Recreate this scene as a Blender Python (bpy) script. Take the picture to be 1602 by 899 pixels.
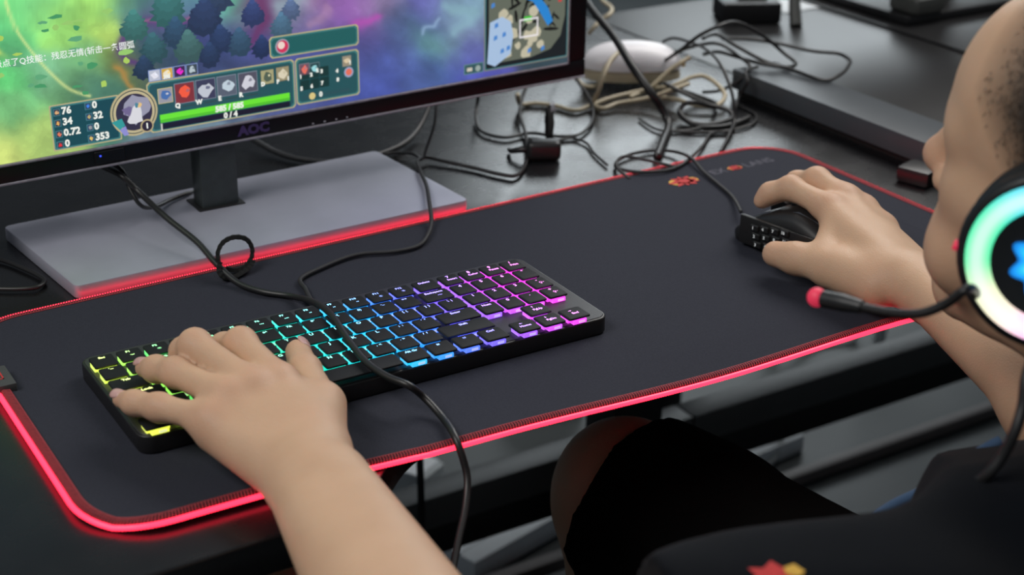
import bpy, bmesh, math, random
import numpy as np
from mathutils import Vector, Matrix

random.seed(7); RNG = np.random.default_rng(7)
scene = bpy.context.scene
COL = scene.collection
for o_ in list(bpy.data.objects): bpy.data.objects.remove(o_)

# ------------------------------------------------------------------ camera
cam_d = bpy.data.cameras.new('camera'); cam = bpy.data.objects.new('camera', cam_d); COL.objects.link(cam)
scene.camera = cam
CAM_POS = (-0.25429, -0.96270, 0.51399)
CAM_X = Vector((0.85185131, -0.52367394, 0.01072127))
CAM_DOWN = Vector((-0.2065742, -0.35469965, -0.91187458))
CAM_FWD = Vector((0.48132779, 0.77456682, -0.41032889))
cam.matrix_world = Matrix(((CAM_X.x, -CAM_DOWN.x, -CAM_FWD.x, CAM_POS[0]),
                           (CAM_X.y, -CAM_DOWN.y, -CAM_FWD.y, CAM_POS[1]),
                           (CAM_X.z, -CAM_DOWN.z, -CAM_FWD.z, CAM_POS[2]), (0, 0, 0, 1)))
cam_d.sensor_fit = 'HORIZONTAL'; cam_d.sensor_width = 36.0
cam_d.lens = 2405.68 * 36.0 / 1602.0
cam_d.clip_start = 0.02; cam_d.clip_end = 60
cam_d.dof.use_dof = True; cam_d.dof.focus_distance = 1.15; cam_d.dof.aperture_fstop = 6.3

# ------------------------------------------------------------------ world, lights, exposure
world = bpy.data.worlds.new('world'); scene.world = world; world.use_nodes = True
bgn = world.node_tree.nodes['Background']
bgn.inputs[0].default_value = (0.80, 0.90, 1.0, 1); bgn.inputs[1].default_value = 0.12
def area(name, loc, target, size, power, color=(1, 1, 1), sy=None):
    d = bpy.data.lights.new(name, 'AREA'); d.energy = power; d.color = color
    d.shape = 'RECTANGLE'; d.size = size; d.size_y = sy or size
    o = bpy.data.objects.new(name, d); COL.objects.link(o); o.location = loc
    o.rotation_euler = (Vector(target) - Vector(loc)).to_track_quat('-Z', 'Y').to_euler()
    return o
area('unseen_area_light', (1.75, 0.55, 1.65), (0.25, -0.1, 0.0), 1.7, 38, (1.0, 0.97, 0.93), 1.2)
area('unseen_area_light', (-1.35, -0.35, 1.9), (0.2, -0.2, 0.05), 1.6, 35, (1.0, 0.97, 0.93), 1.0)  # added fill, brightens the face and the camera side of the arms
area('unseen_area_light', (3.6, 3.45, 1.40), (1.1, 0.6, -0.5), 1.8, 27, (0.88, 0.96, 1.0), 1.2)  # added back light for the floor under the desks and the desk sheen
scene.view_settings.view_transform = 'Standard'; scene.view_settings.look = 'None'
scene.view_settings.gamma = 1.0; scene.view_settings.use_curve_mapping = False
scene.view_settings.exposure = 0.0

# ------------------------------------------------------------------ materials
def mat(name, color, rough=0.5, metal=0.0, spec=0.5, var=0.0, vscale=40, bump=0.0, bscale=400, sss=0.0,
        coat=0.0, emit=None, estr=0.0, rvar=0.0, sheen=0.0, trans=0.0, stretch=None):
    m = bpy.data.materials.new(name); m.use_nodes = True; nt = m.node_tree
    b = nt.nodes['Principled BSDF']
    b.inputs['Base Color'].default_value = (*color, 1); b.inputs['Roughness'].default_value = rough
    b.inputs['Metallic'].default_value = metal; b.inputs['Specular IOR Level'].default_value = spec
    b.inputs['Coat Weight'].default_value = coat; b.inputs['Coat Roughness'].default_value = 0.08
    b.inputs['Transmission Weight'].default_value = trans
    if sheen: b.inputs['Sheen Weight'].default_value = sheen
    if sss:
        b.inputs['Subsurface Weight'].default_value = sss
        b.inputs['Subsurface Radius'].default_value = (0.9, 0.35, 0.2); b.inputs['Subsurface Scale'].default_value = 0.004
    if emit:
        b.inputs['Emission Color'].default_value = (*emit, 1); b.inputs['Emission Strength'].default_value = estr
    tc = nt.nodes.new('ShaderNodeTexCoord'); co = tc.outputs['Object']
    if stretch:
        mp = nt.nodes.new('ShaderNodeMapping'); mp.inputs['Scale'].default_value = stretch
        nt.links.new(co, mp.inputs['Vector']); co = mp.outputs['Vector']
    if var or rvar:
        n = nt.nodes.new('ShaderNodeTexNoise'); n.inputs['Scale'].default_value = vscale; n.inputs['Detail'].default_value = 5
        nt.links.new(co, n.inputs['Vector'])
        if var:
            mx = nt.nodes.new('ShaderNodeMix'); mx.data_type = 'RGBA'
            mx.inputs[6].default_value = (*[c * (1 - var) for c in color], 1); mx.inputs[7].default_value = (*[min(1, c * (1 + var)) for c in color], 1)
            nt.links.new(n.outputs['Fac'], mx.inputs[0]); nt.links.new(mx.outputs[2], b.inputs['Base Color'])
        if rvar:
            mr = nt.nodes.new('ShaderNodeMapRange'); mr.inputs['To Min'].default_value = max(0.02, rough - rvar); mr.inputs['To Max'].default_value = min(1, rough + rvar)
            nt.links.new(n.outputs['Fac'], mr.inputs['Value']); nt.links.new(mr.outputs['Result'], b.inputs['Roughness'])
    if bump:
        n2 = nt.nodes.new('ShaderNodeTexNoise'); n2.inputs['Scale'].default_value = bscale; n2.inputs['Detail'].default_value = 3
        bp = nt.nodes.new('ShaderNodeBump'); bp.inputs['Strength'].default_value = bump; bp.inputs['Distance'].default_value = 0.0006
        nt.links.new(co, n2.inputs['Vector']); nt.links.new(n2.outputs['Fac'], bp.inputs['Height']); nt.links.new(bp.outputs['Normal'], b.inputs['Normal'])
    return m
def glow_mat(name, strength, rough=0.4, base=(0.02, 0.02, 0.02)):
    """a light-giving material whose colour is the object's own colour"""
    m = bpy.data.materials.new(name); m.use_nodes = True; nt = m.node_tree; b = nt.nodes['Principled BSDF']
    b.inputs['Base Color'].default_value = (*base, 1); b.inputs['Roughness'].default_value = rough
    oi = nt.nodes.new('ShaderNodeObjectInfo'); nt.links.new(oi.outputs['Color'], b.inputs['Emission Color'])
    b.inputs['Emission Strength'].default_value = strength
    return m
def attr_glow(name, attr, strength, rough=0.35, coat=0.0):
    m = bpy.data.materials.new(name); m.use_nodes = True; nt = m.node_tree; b = nt.nodes['Principled BSDF']
    b.inputs['Base Color'].default_value = (0.01, 0.01, 0.012, 1); b.inputs['Roughness'].default_value = rough
    b.inputs['Coat Weight'].default_value = coat
    a = nt.nodes.new('ShaderNodeAttribute'); a.attribute_name = attr
    nt.links.new(a.outputs['Color'], b.inputs['Emission Color']); b.inputs['Emission Strength'].default_value = strength
    return m
def lin(r, g, b):
    f = lambda c: (c / 255 / 12.92) if c / 255 <= 0.04045 else ((c / 255 + 0.055) / 1.055) ** 2.4
    return (f(r), f(g), f(b))

M = {}
M['desk'] = mat('black_desk_laminate', (0.0065, 0.0068, 0.008), 0.27, spec=0.65, var=0.25, vscale=30, bump=0.10, bscale=900, rvar=0.05)
M['desk_edge'] = mat('black_edge_band', (0.012, 0.012, 0.013), 0.35, var=0.2, vscale=60)
M['steel'] = mat('dark_steel', (0.085, 0.09, 0.09), 0.45, metal=0.0, var=0.25, vscale=14, bump=0.1, bscale=300)
M['steel_black'] = mat('black_steel', (0.006, 0.006, 0.006), 0.6, var=0.3, vscale=20)
M['brown_bar'] = mat('brown_steel', (0.15, 0.13, 0.125), 0.5, var=0.25, vscale=20)
M['floor'] = mat('grey_floor', (0.075, 0.088, 0.092), 0.5, var=0.22, vscale=3.5, rvar=0.1)
M['pad'] = mat('mousepad_cloth', (0.029, 0.031, 0.043), 0.9, spec=0.15, var=0.22, vscale=600, bump=0.55, bscale=1500)
M['stitch'] = mat('red_thread', (0.30, 0.03, 0.04), 0.7, var=0.3, vscale=400)
M['led_red'] = mat('red_light_tube', (0.4, 0.03, 0.06), 0.35, emit=(1.0, 0.019, 0.047), estr=4.2)
M['kb_body'] = mat('keyboard_black', (0.010, 0.010, 0.011), 0.42, var=0.15, vscale=120, bump=0.1, bscale=1500)
M['kb_plate'] = mat('keyboard_plate', (0.034, 0.034, 0.038), 0.40, spec=0.3, var=0.12, vscale=150, bump=0.08, bscale=1800)
M['keycap'] = mat('keycap_black', (0.010, 0.011, 0.013), 0.60, spec=0.22, var=0.1, vscale=200, bump=0.15, bscale=2500)
M['legend'] = glow_mat('backlit_legend', 4.0)
M['switch'] = glow_mat('backlit_switch', 1.4, base=(0.4, 0.4, 0.4))
M['switch_led'] = glow_mat('switch_led', 11.0)
M['switch_core'] = glow_mat('backlit_switch_core', 1.4, base=(0.5, 0.45, 0.42))
M['cable'] = mat('black_cable_rubber', (0.012, 0.012, 0.013), 0.42, var=0.2, vscale=90)
M['braid'] = mat('black_braided_cable', (0.017, 0.017, 0.019), 0.6, var=0.3, vscale=700, bump=0.5, bscale=2000)
M['grey_cable'] = mat('grey_cable_rubber', (0.04, 0.042, 0.046), 0.45, var=0.2, vscale=90)
M['cream'] = mat('cream_cable_vinyl', (0.50, 0.43, 0.30), 0.45, var=0.12, vscale=60)
M['white'] = mat('white_plastic', (0.90, 0.88, 0.92), 0.32, var=0.04, vscale=40)
M['velcro'] = mat('velcro_black', (0.010, 0.010, 0.010), 0.95, var=0.5, vscale=900, bump=1.0, bscale=2600)
M['bezel'] = mat('gloss_black_plastic', (0.006, 0.006, 0.008), 0.42, spec=0.35, var=0.2, vscale=60)
M['bezel_edge'] = mat('worn_bezel_edge', (0.30, 0.28, 0.33), 0.4, var=0.5, vscale=180, bump=0.3, bscale=500)
M['mon_back'] = mat('monitor_back_plastic', (0.012, 0.012, 0.013), 0.5, var=0.2, vscale=40)
M['base'] = mat('brushed_silver_base', (0.39, 0.40, 0.48), 0.5, metal=0.4, var=0.16, vscale=18, bump=0.06, bscale=250, rvar=0.08)
M['neck'] = mat('monitor_neck_grey', (0.045, 0.055, 0.055), 0.42, var=0.35, vscale=120, bump=0.3, bscale=400)
M['logo_metal'] = mat('bezel_logo_print', (0.11, 0.08, 0.22), 0.3, metal=0.3, var=0.1)
M['mouse'] = mat('mouse_black_rubber', (0.010, 0.010, 0.011), 0.5, var=0.15, vscale=120, bump=0.15, bscale=1800)
M['mouse_gloss'] = mat('mouse_gloss_grey', (0.085, 0.095, 0.115), 0.2, coat=0.4, var=0.1, vscale=100)
M['mouse_key'] = mat('mouse_key_black', (0.012, 0.012, 0.012), 0.4, var=0.1, vscale=200)
M['skin'] = None
M['nail'] = mat('fingernail', (0.60, 0.36, 0.33), 0.30, var=0.06, vscale=150, sss=0.15)
M['shirt'] = mat('dark_tshirt_cotton', (0.0038, 0.0048, 0.0072), 0.9, spec=0.08, var=0.3, vscale=25, bump=0.6, bscale=1400, sheen=0.03)
M['shirt_blue'] = mat('blue_shirt_lining', (0.035, 0.075, 0.15), 0.85, var=0.2, vscale=50, bump=0.4, bscale=1400)
M['shorts'] = mat('black_shorts_cotton', (0.003, 0.003, 0.003), 0.95, spec=0.05, var=0.3, vscale=30, bump=0.6, bscale=1200)
M['hair'] = mat('dark_brown_hair', (0.040, 0.030, 0.023), 0.55, var=0.4, vscale=300)
M['eye'] = mat('eye_white', (0.75, 0.72, 0.7), 0.15, var=0.03)
M['iris'] = mat('dark_iris', (0.02, 0.012, 0.008), 0.12, var=0.2)
M['headset'] = mat('headset_black_plastic', (0.008, 0.010, 0.012), 0.42, var=0.15, vscale=80)
M['cushion'] = mat('headset_black_leather', (0.012, 0.013, 0.014), 0.5, var=0.2, vscale=90, bump=0.4, bscale=700)
M['ring'] = attr_glow('headset_light_ring', 'Col', 1.25)
M['cup_badge'] = attr_glow('headset_light_badge', 'Col', 1.6)
M['mic_tip'] = mat('red_mic_tip', (0.55, 0.03, 0.07), 0.5, emit=(1, 0.05, 0.12), estr=0.35, var=0.15, vscale=300)
M['rail'] = mat('dark_grey_rail', (0.055, 0.064, 0.074), 0.42, var=0.12, vscale=30, bump=0.1, bscale=500)
M['dark_box'] = mat('black_box_plastic', (0.008, 0.008, 0.009), 0.4, var=0.2, vscale=40)
M['grey_box'] = mat('grey_plastic', (0.055, 0.058, 0.055), 0.4, var=0.2, vscale=40)
M['bolt'] = mat('bolt_steel', (0.6, 0.58, 0.52), 0.25, metal=0.9, var=0.1)
M['paper'] = mat('white_paper', (0.85, 0.90, 0.94), 0.7, var=0.05, vscale=60)
M['carton'] = mat('pale_carton', (0.55, 0.60, 0.62), 0.7, var=0.12, vscale=15)
M['tag_fabric'] = mat('grey_tag', (0.05, 0.05, 0.055), 0.6, var=0.15, vscale=300)
M['print_red'] = mat('red_print', (0.50, 0.03, 0.03), 0.8, var=0.2, vscale=300)
M['print_yellow'] = mat('yellow_print', (0.62, 0.36, 0.05), 0.8, var=0.15, vscale=300)
M['print_grey'] = mat('grey_print', (0.062, 0.060, 0.085), 0.8, var=0.15, vscale=300)
M['led_blue'] = mat('blue_led', (0.05, 0.05, 0.4), 0.3, emit=(0.05, 0.1, 1.0), estr=1.2)
M['led_green'] = mat('green_led', (0.02, 0.2, 0.08), 0.3, emit=(0.03, 0.6, 0.25), estr=0.5)
M['mouse_num'] = mat('mouse_number_light', (0.6, 0.62, 0.62), 0.4, emit=(0.8, 0.9, 0.92), estr=0.15)
M['fabric_chair'] = mat('black_mesh_fabric', (0.010, 0.010, 0.011), 0.9, var=0.3, vscale=200, bump=0.4, bscale=900)
M['screen'] = attr_glow('screen_light', 'Col', 1.12, 0.3)
M['hud'] = glow_mat('screen_overlay_light', 1.0, 0.3)

def skin_material():
    m = mat('skin', (0.50, 0.325, 0.225), 0.48, spec=0.35, bump=0.5, bscale=900, sss=0.22)
    nt = m.node_tree; b = nt.nodes['Principled BSDF']
    a = nt.nodes.new('ShaderNodeAttribute'); a.attribute_name = 'flush'
    tc = nt.nodes.new('ShaderNodeTexCoord'); n = nt.nodes.new('ShaderNodeTexNoise')
    n.inputs['Scale'].default_value = 38; n.inputs['Detail'].default_value = 6
    nt.links.new(tc.outputs['Object'], n.inputs['Vector'])
    m1 = nt.nodes.new('ShaderNodeMix'); m1.data_type = 'RGBA'
    m1.inputs[6].default_value = (0.53, 0.335, 0.215, 1); m1.inputs[7].default_value = (0.62, 0.41, 0.275, 1)
    nt.links.new(n.outputs['Fac'], m1.inputs[0])
    m2 = nt.nodes.new('ShaderNodeMix'); m2.data_type = 'RGBA'; m2.inputs[7].default_value = (0.58, 0.29, 0.20, 1)
    nt.links.new(m1.outputs[2], m2.inputs[6]); nt.links.new(a.outputs['Fac'], m2.inputs[0])
    a2 = nt.nodes.new('ShaderNodeAttribute'); a2.attribute_name = 'stubble'
    m3 = nt.nodes.new('ShaderNodeMix'); m3.data_type = 'RGBA'; m3.inputs[7].default_value = (0.055, 0.040, 0.030, 1)
    nt.links.new(m2.outputs[2], m3.inputs[6]); nt.links.new(a2.outputs['Fac'], m3.inputs[0]); nt.links.new(m3.outputs[2], b.inputs['Base Color'])
    return m
M['skin'] = skin_material()

# ------------------------------------------------------------------ object helpers
WLOC = {}
def tag(o, label=None, cat=None, group=None, kind=None):
    if label: o['label'] = label
    if cat: o['category'] = cat
    if group: o['group'] = group
    if kind: o['kind'] = kind
    return o
def thing(name, loc, label, cat, group=None):
    o = bpy.data.objects.new(name, None); COL.objects.link(o); o.location = loc
    o.empty_display_size = 0.02; WLOC[o] = Vector(loc)
    return tag(o, label, cat, group)
def link(name, me, parent=None, loc=(0, 0, 0)):
    """link a mesh given in the parent's own frame, moved by loc"""
    o = bpy.data.objects.new(name, me); COL.objects.link(o); o.location = loc
    if parent is not None: o.parent = parent
    WLOC[o] = (WLOC[parent] if parent is not None else Vector((0, 0, 0))) + Vector(loc)
    return o
def mesh(name, V, F, m, smooth=False, sharp=None):
    me = bpy.data.meshes.new(name)
    V = np.asarray(V, dtype=np.float32)
    if isinstance(F, np.ndarray) and F.ndim == 2:
        k = F.shape[1]; n = len(F)
        me.vertices.add(len(V)); me.vertices.foreach_set('co', V.ravel())
        me.loops.add(n * k); me.loops.foreach_set('vertex_index', F.astype(np.int32).ravel())
        me.polygons.add(n); me.polygons.foreach_set('loop_start', np.arange(0, n * k, k, dtype=np.int32))
        me.polygons.foreach_set('loop_total', np.full(n, k, dtype=np.int32))
        me.update(calc_edges=True)
    else:
        me.from_pydata([tuple(map(float, v)) for v in V], [], [tuple(f) for f in F])
    if m is not None: me.materials.append(m)
    if smooth:
        me.polygons.foreach_set('use_smooth', [True] * len(me.polygons))
        if sharp is not None: me.set_sharp_from_angle(angle=math.radians(sharp))
    me.update()
    return me
def obj(name, V, F, m, parent=None, smooth=False, sharp=None, origin=None):
    """a mesh object from world-space vertices"""
    V = np.asarray(V, dtype=np.float64).reshape(-1, 3)
    if parent is not None: base = WLOC[parent]; loc = (0, 0, 0); off = np.array(base)
    else:
        o0 = origin if origin is not None else (float(V[:, 0].mean()), float(V[:, 1].mean()), float(V[:, 2].min()))
        loc = o0; off = np.array(o0)
    return link(name, mesh(name, V - off, F, m, smooth, sharp), parent, loc)
class MB:
    """collects shapes as world-space vertices and faces"""
    def __init__(s): s.V = []; s.F = []
    def add(s, V, F):
        n = len(s.V); s.V.extend([tuple(map(float, v)) for v in V]); s.F.extend([tuple(int(i) + n for i in f) for f in F]); return s
    def box(s, x0, x1, y0, y1, z0, z1, bev=0.0, seg=2, rot=None, piv=None):
        bm = bmesh.new(); bmesh.ops.create_cube(bm, size=1)
        for v in bm.verts: v.co = Vector(((x0 + x1) / 2 + v.co.x * (x1 - x0), (y0 + y1) / 2 + v.co.y * (y1 - y0), (z0 + z1) / 2 + v.co.z * (z1 - z0)))
        if bev: bmesh.ops.bevel(bm, geom=bm.edges[:], offset=bev, segments=seg, profile=0.6, affect='EDGES', clamp_overlap=True)
        if rot is not None:
            pv = Vector(piv) if piv else Vector(((x0 + x1) / 2, (y0 + y1) / 2, (z0 + z1) / 2))
            for v in bm.verts: v.co = rot @ (v.co - pv) + pv
        bm.verts.index_update(); s.add([v.co[:] for v in bm.verts], [[v.index for v in f.verts] for f in bm.faces]); bm.free(); return s
    def prism(s, pts, z0, z1, bev=0.0, seg=2, bot=False):
        """outline in the plane, from z0 up to z1, top edge bevelled"""
        bm = bmesh.new(); vs = [bm.verts.new((p[0], p[1], z0)) for p in pts]; f = bm.faces.new(vs)
        r = bmesh.ops.extrude_face_region(bm, geom=[f]); top = [e for e in r['geom'] if isinstance(e, bmesh.types.BMVert)]
        for v in top: v.co.z = z1
        bmesh.ops.recalc_face_normals(bm, faces=bm.faces[:])
        if bev:
            tf = [e for e in r['geom'] if isinstance(e, bmesh.types.BMFace)]
            ed = [e for e in bm.edges if all(abs(v.co.z - z1) < 1e-7 for v in e.verts)]
            if bot: ed += [e for e in bm.edges if all(abs(v.co.z - z0) < 1e-7 for v in e.verts)]
            bmesh.ops.bevel(bm, geom=ed, offset=bev, segments=seg, profile=0.5, affect='EDGES', clamp_overlap=True)
        bm.verts.index_update(); s.add([v.co[:] for v in bm.verts], [[v.index for v in f.verts] for f in bm.faces]); bm.free(); return s
    def map(s, fn, start=0):
        for i in range(start, len(s.V)): s.V[i] = tuple(fn(Vector(s.V[i])))
        return s
    def out(s, name, m, parent=None, smooth=False, sharp=None, origin=None): return obj(name, s.V, s.F, m, parent, smooth, sharp, origin)
def catmull(pts, n=8, closed=False):
    P = [np.array(p, float) for p in pts]; out = []
    N = len(P); rng = range(N if closed else N - 1)
    for i in rng:
        if closed: p0, p1, p2, p3 = P[(i - 1) % N], P[i], P[(i + 1) % N], P[(i + 2) % N]
        else: p0, p1, p2, p3 = P[max(i - 1, 0)], P[i], P[i + 1], P[min(i + 2, N - 1)]
        # centripetal spacing, so that tight bends do not overshoot
        t0 = 0; t1 = t0 + max(np.linalg.norm(p1 - p0), 1e-6) ** .5; t2 = t1 + max(np.linalg.norm(p2 - p1), 1e-6) ** .5; t3 = t2 + max(np.linalg.norm(p3 - p2), 1e-6) ** .5
        for k in range(n):
            t = t1 + (t2 - t1) * k / n
            a1 = (t1 - t) / (t1 - t0) * p0 + (t - t0) / (t1 - t0) * p1; a2 = (t2 - t) / (t2 - t1) * p1 + (t - t1) / (t2 - t1) * p2; a3 = (t3 - t) / (t3 - t2) * p2 + (t - t2) / (t3 - t2) * p3
            b1 = (t2 - t) / (t2 - t0) * a1 + (t - t0) / (t2 - t0) * a2; b2 = (t3 - t) / (t3 - t1) * a2 + (t - t1) / (t3 - t1) * a3
            out.append((t2 - t) / (t2 - t1) * b1 + (t - t1) / (t2 - t1) * b2)
    if not closed: out.append(P[-1])
    return np.array(out)
def tube(path, rad, sides=10, closed=False, caps=True):
    P = np.asarray(path, float); N = len(P)
    R = np.full(N, rad) if np.isscalar(rad) else np.asarray(rad, float)
    T = np.gradient(P, axis=0) if not closed else np.roll(P, -1, 0) - np.roll(P, 1, 0)
    T /= np.linalg.norm(T, axis=1)[:, None] + 1e-12
    u = np.cross(T[0], [0, 0, 1.0]);
    if np.linalg.norm(u) < 1e-3: u = np.cross(T[0], [1.0, 0, 0])
    u /= np.linalg.norm(u); V = []; a = np.arange(sides) / sides * 2 * np.pi
    for i in range(N):
        u = u - T[i] * (u @ T[i]); u /= np.linalg.norm(u) + 1e-12; w = np.cross(T[i], u)
        V.append(P[i] + R[i] * (np.cos(a)[:, None] * u + np.sin(a)[:, None] * w))
    V = np.concatenate(V); F = []
    for i in range(N if closed else N - 1):
        j = (i + 1) % N
        for k in range(sides):
            l = (k + 1) % sides; F.append((i * sides + k, i * sides + l, j * sides + l, j * sides + k))
    if caps and not closed: F.append(tuple(range(sides - 1, -1, -1))); F.append(tuple((N - 1) * sides + k for k in range(sides)))
    return V, F
def rrect(x0, x1, y0, y1, r, n=6):
    out = []
    for cx, cy, a0 in ((x1 - r, y1 - r, 0), (x0 + r, y1 - r, 90), (x0 + r, y0 + r, 180), (x1 - r, y0 + r, 270)):
        for k in range(n + 1):
            a = math.radians(a0 + 90 * k / n); out.append((cx + r * math.cos(a), cy + r * math.sin(a)))
    return out
def rquad(C4, r, n=8):
    """rounded quadrilateral from four corners, anticlockwise"""
    out = []
    for i in range(4):
        p = np.array(C4[i], float); a = np.array(C4[i - 1], float) - p; b = np.array(C4[(i + 1) % 4], float) - p
        a /= np.linalg.norm(a); b /= np.linalg.norm(b); half = math.acos(max(-1, min(1, a @ b))) / 2
        d = r / math.tan(half); s = p + a * d; e = p + b * d; c = p + (a + b) / np.linalg.norm(a + b) * r / math.sin(half)
        a0 = math.atan2(*(s - c)[::-1]); a1 = math.atan2(*(e - c)[::-1])
        da = (a1 - a0 + math.pi) % (2 * math.pi) - math.pi
        for k in range(n + 1):
            t = a0 + da * k / n; out.append((c[0] + r * math.cos(t), c[1] + r * math.sin(t)))
    return out
_TXT = {}
def text_mesh(body, size, align='CENTER', bold=0.0):
    """flat lettering in the xy plane, centred on the origin; returns vertices and faces"""
    key = (body, size, align, bold)
    if key in _TXT: return _TXT[key]
    c = bpy.data.curves.new('t', 'FONT'); c.body = body; c.size = size; c.align_x = align; c.align_y = 'CENTER'; c.resolution_u = 2; c.offset = bold
    o = bpy.data.objects.new('t', c); COL.objects.link(o)
    dg = bpy.context.evaluated_depsgraph_get(); me = bpy.data.meshes.new_from_object(o.evaluated_get(dg))
    r = ([tuple(v.co) for v in me.vertices], [tuple(p.vertices) for p in me.polygons])
    bpy.data.objects.remove(o); bpy.data.meshes.remove(me); bpy.data.curves.remove(c); _TXT[key] = r
    return r
def cable(name, pts, rad, m, parent=None, sides=8, n=7, label=None, cat='cable', group=None):
    V, F = tube(catmull(pts, n), rad, sides)
    o = obj(name, V, F, m, parent, smooth=True)
    if parent is None: tag(o, label, cat, group)
    return o

# ------------------------------------------------------------------ the setting
FLOOR_Z = -0.70
fl = MB(); fl.box(-3, 5, -3, 5, FLOOR_Z - 0.02, FLOOR_Z)
tag(fl.out('floor', M['floor']), kind='structure')
M['wall'] = mat('pale_wall_paint', (0.30, 0.33, 0.37), 0.8, var=0.05, vscale=6, bump=0.1, bscale=120)
wl = MB(); wl.box(-3, 5, 5.0, 5.1, FLOOR_Z, 2.1); tag(wl.out('wall_back', M['wall']), kind='structure')
wl = MB(); wl.box(5.0, 5.1, -3, 5, FLOOR_Z, 2.1); tag(wl.out('wall_right', M['wall']), kind='structure')

# ------------------------------------------------------------------ desk with a front edge cut in a shallow curve
desk = thing('gaming_desk', (0.1, 0.2, FLOOR_Z), 'black desk carrying the glowing mousepad, the keyboard and the large screen', 'desk')
front = [(-0.80, -0.230), (0.075, -0.230)]
for k in range(1, 13):
    t = k / 12; s = t * t * (3 - 2 * t); front.append((0.075 + 0.11 * t, -0.230 + 0.075 * s))
for k in range(0, 13):
    t = k / 12; s = t * t * (3 - 2 * t); front.append((0.64 + 0.12 * t, -0.155 - 0.075 * s))
front += [(0.8995, -0.230), (0.8995, 0.71), (-0.80, 0.71)]
d = MB(); d.prism(front, -0.027, 0.0, bev=0.0025, seg=3, bot=True)
d.out('tabletop', M['desk'], desk, smooth=True, sharp=35)
for x, y in ((0.70, 0.32), (-0.68, 0.32)):
    b = MB(); b.box(x - 0.035, x + 0.035, y - 0.03, y + 0.03, FLOOR_Z + 0.02, -0.027, 0.004); b.out('leg', M['steel_black'], desk, True, 35)
    f = MB(); f.box(x - 0.03, x + 0.03, y - 0.34, y + 0.14, FLOOR_Z, FLOOR_Z + 0.03, 0.006); f.out('foot', M['steel_black'], desk, True, 35)
b = MB(); b.box(-0.66, 0.86, 0.385, 0.425, -0.487, -0.445, 0.003); b.out('crossbar', M['steel'], desk, True, 35)
b = MB(); b.box(-0.66, 0.86, 0.40, 0.415, -0.537, -0.488, 0.002); b.out('black_panel', M['steel_black'], desk, True, 35)  # narrow black panel filling the dark band below the crossbar

nd = thing('desk', (1.7, 0.2, FLOOR_Z), 'plain black desk beyond the low grey rail on the right', 'desk')
b = MB(); b.box(0.906, 2.6, -0.6, 0.72, -0.03, -0.002, 0.003); b.out('tabletop', M['desk_edge'], nd, True, 35)
for x in (1.0, 2.5):
    b = MB(); b.box(x - 0.03, x + 0.03, 0.62, 0.68, FLOOR_Z, -0.03, 0.004); b.out('leg', M['steel_black'], nd, True, 35)
b = MB(); b.box(0.862, 2.55, 0.385, 0.425, -0.487, -0.445, 0.003); b.out('crossbar', M['steel'], nd, True, 35)
b = MB(); b.box(0.862, 2.55, 0.40, 0.415, -0.537, -0.488, 0.002); b.out('black_panel', M['steel_black'], nd, True, 35)  # the same black band carried on to the right

rl = thing('desk_rail', (0.873, 0.0, -0.002), 'low dark grey rail running between the two desk tops', 'rail')
b = MB(); b.box(0.8435, 0.906, -0.6, 0.338, 0.0075, 0.030, 0.0012); b.out('rail_body', M['rail'], rl, True, 35)
b = MB(); b.box(0.850, 0.903, -0.228, 0.334, 0.0002, 0.0075); b.out('shadow_gap_strip', M['steel_black'], rl)

fr = MB(); fr.box(0.62, 2.6, 0.492, 0.514, FLOOR_Z + 0.001, FLOOR_Z + 0.020, 0.004)
tag(fr.out('foot_rail', M['brown_bar'], smooth=True, sharp=35), 'thin brown metal rail lying on the floor under the desks', 'rail')

# things on the floor under the desk, seen past the pad's front edge
def carton(x, y, rz, sx, sy, sz, label, m='carton'):
    t = thing('carton', (x, y, FLOOR_Z), label, 'box', 'things on the floor under the desk')
    R = Matrix.Rotation(rz, 3, 'Z'); b = MB(); b.box(x - sx / 2, x + sx / 2, y - sy / 2, y + sy / 2, FLOOR_Z, FLOOR_Z + sz, 0.004, 2, R); b.out('box_body', M[m], t, True, 35)
    b = MB(); b.box(x - sx / 2 - .001, x + sx / 2 + .001, y - 0.02, y + 0.02, FLOOR_Z + sz - .002, FLOOR_Z + sz + .0012, 0, 2, R, (x, y, FLOOR_Z + sz / 2)); b.out('tape_strip', M['paper'], t)
carton(1.17, 0.59, 0.1, 0.13, 0.055, 0.03, 'small white box on the floor beyond the black thigh', 'paper')
carton(0.71, 0.60, 0.25, 0.22, 0.10, 0.035, 'flat white box on the floor left of the bare knee', 'paper')
carton(0.97, 0.90, -0.2, 0.10, 0.10, 0.07, 'grey carton on the far floor just under the pad edge')
carton(0.62, 0.69, 0.5, 0.05, 0.06, 0.10, 'narrow pale carton standing behind the hanging headset cable')
for i, (x, y, h, lb) in enumerate(((1.42, 0.86, 0.20, 'pale upright tube under the neighbouring desk, nearest the mousepad edge'), (1.62, 0.80, 0.22, 'pale upright tube under the neighbouring desk beside the right forearm'))):
    V, F = tube([(x, y, FLOOR_Z), (x + .01, y, FLOOR_Z + h)], 0.011, 10)
    tag(obj('floor_post', V, F, M['carton'], smooth=True, sharp=40), lb, 'post', 'pale posts under the desks')
cable('floor_cable', [(1.46, 0.86, -0.64), (1.50, 0.84, -0.69), (1.57, 0.82, -0.694), (1.60, 0.84, -0.66), (1.61, 0.86, -0.60)], 0.008, M['carton'], label='pale loop of cable on the floor between two upright tubes', cat='cable')
cable('floor_cable', [(1.10, 0.57, -0.655), (1.12, 0.56, -0.69), (1.16, 0.56, -0.692), (1.19, 0.575, -0.67), (1.20, 0.59, -0.63)], 0.007, M['carton'], label='pale cable curl on the floor beside the small white box', cat='cable')
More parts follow.
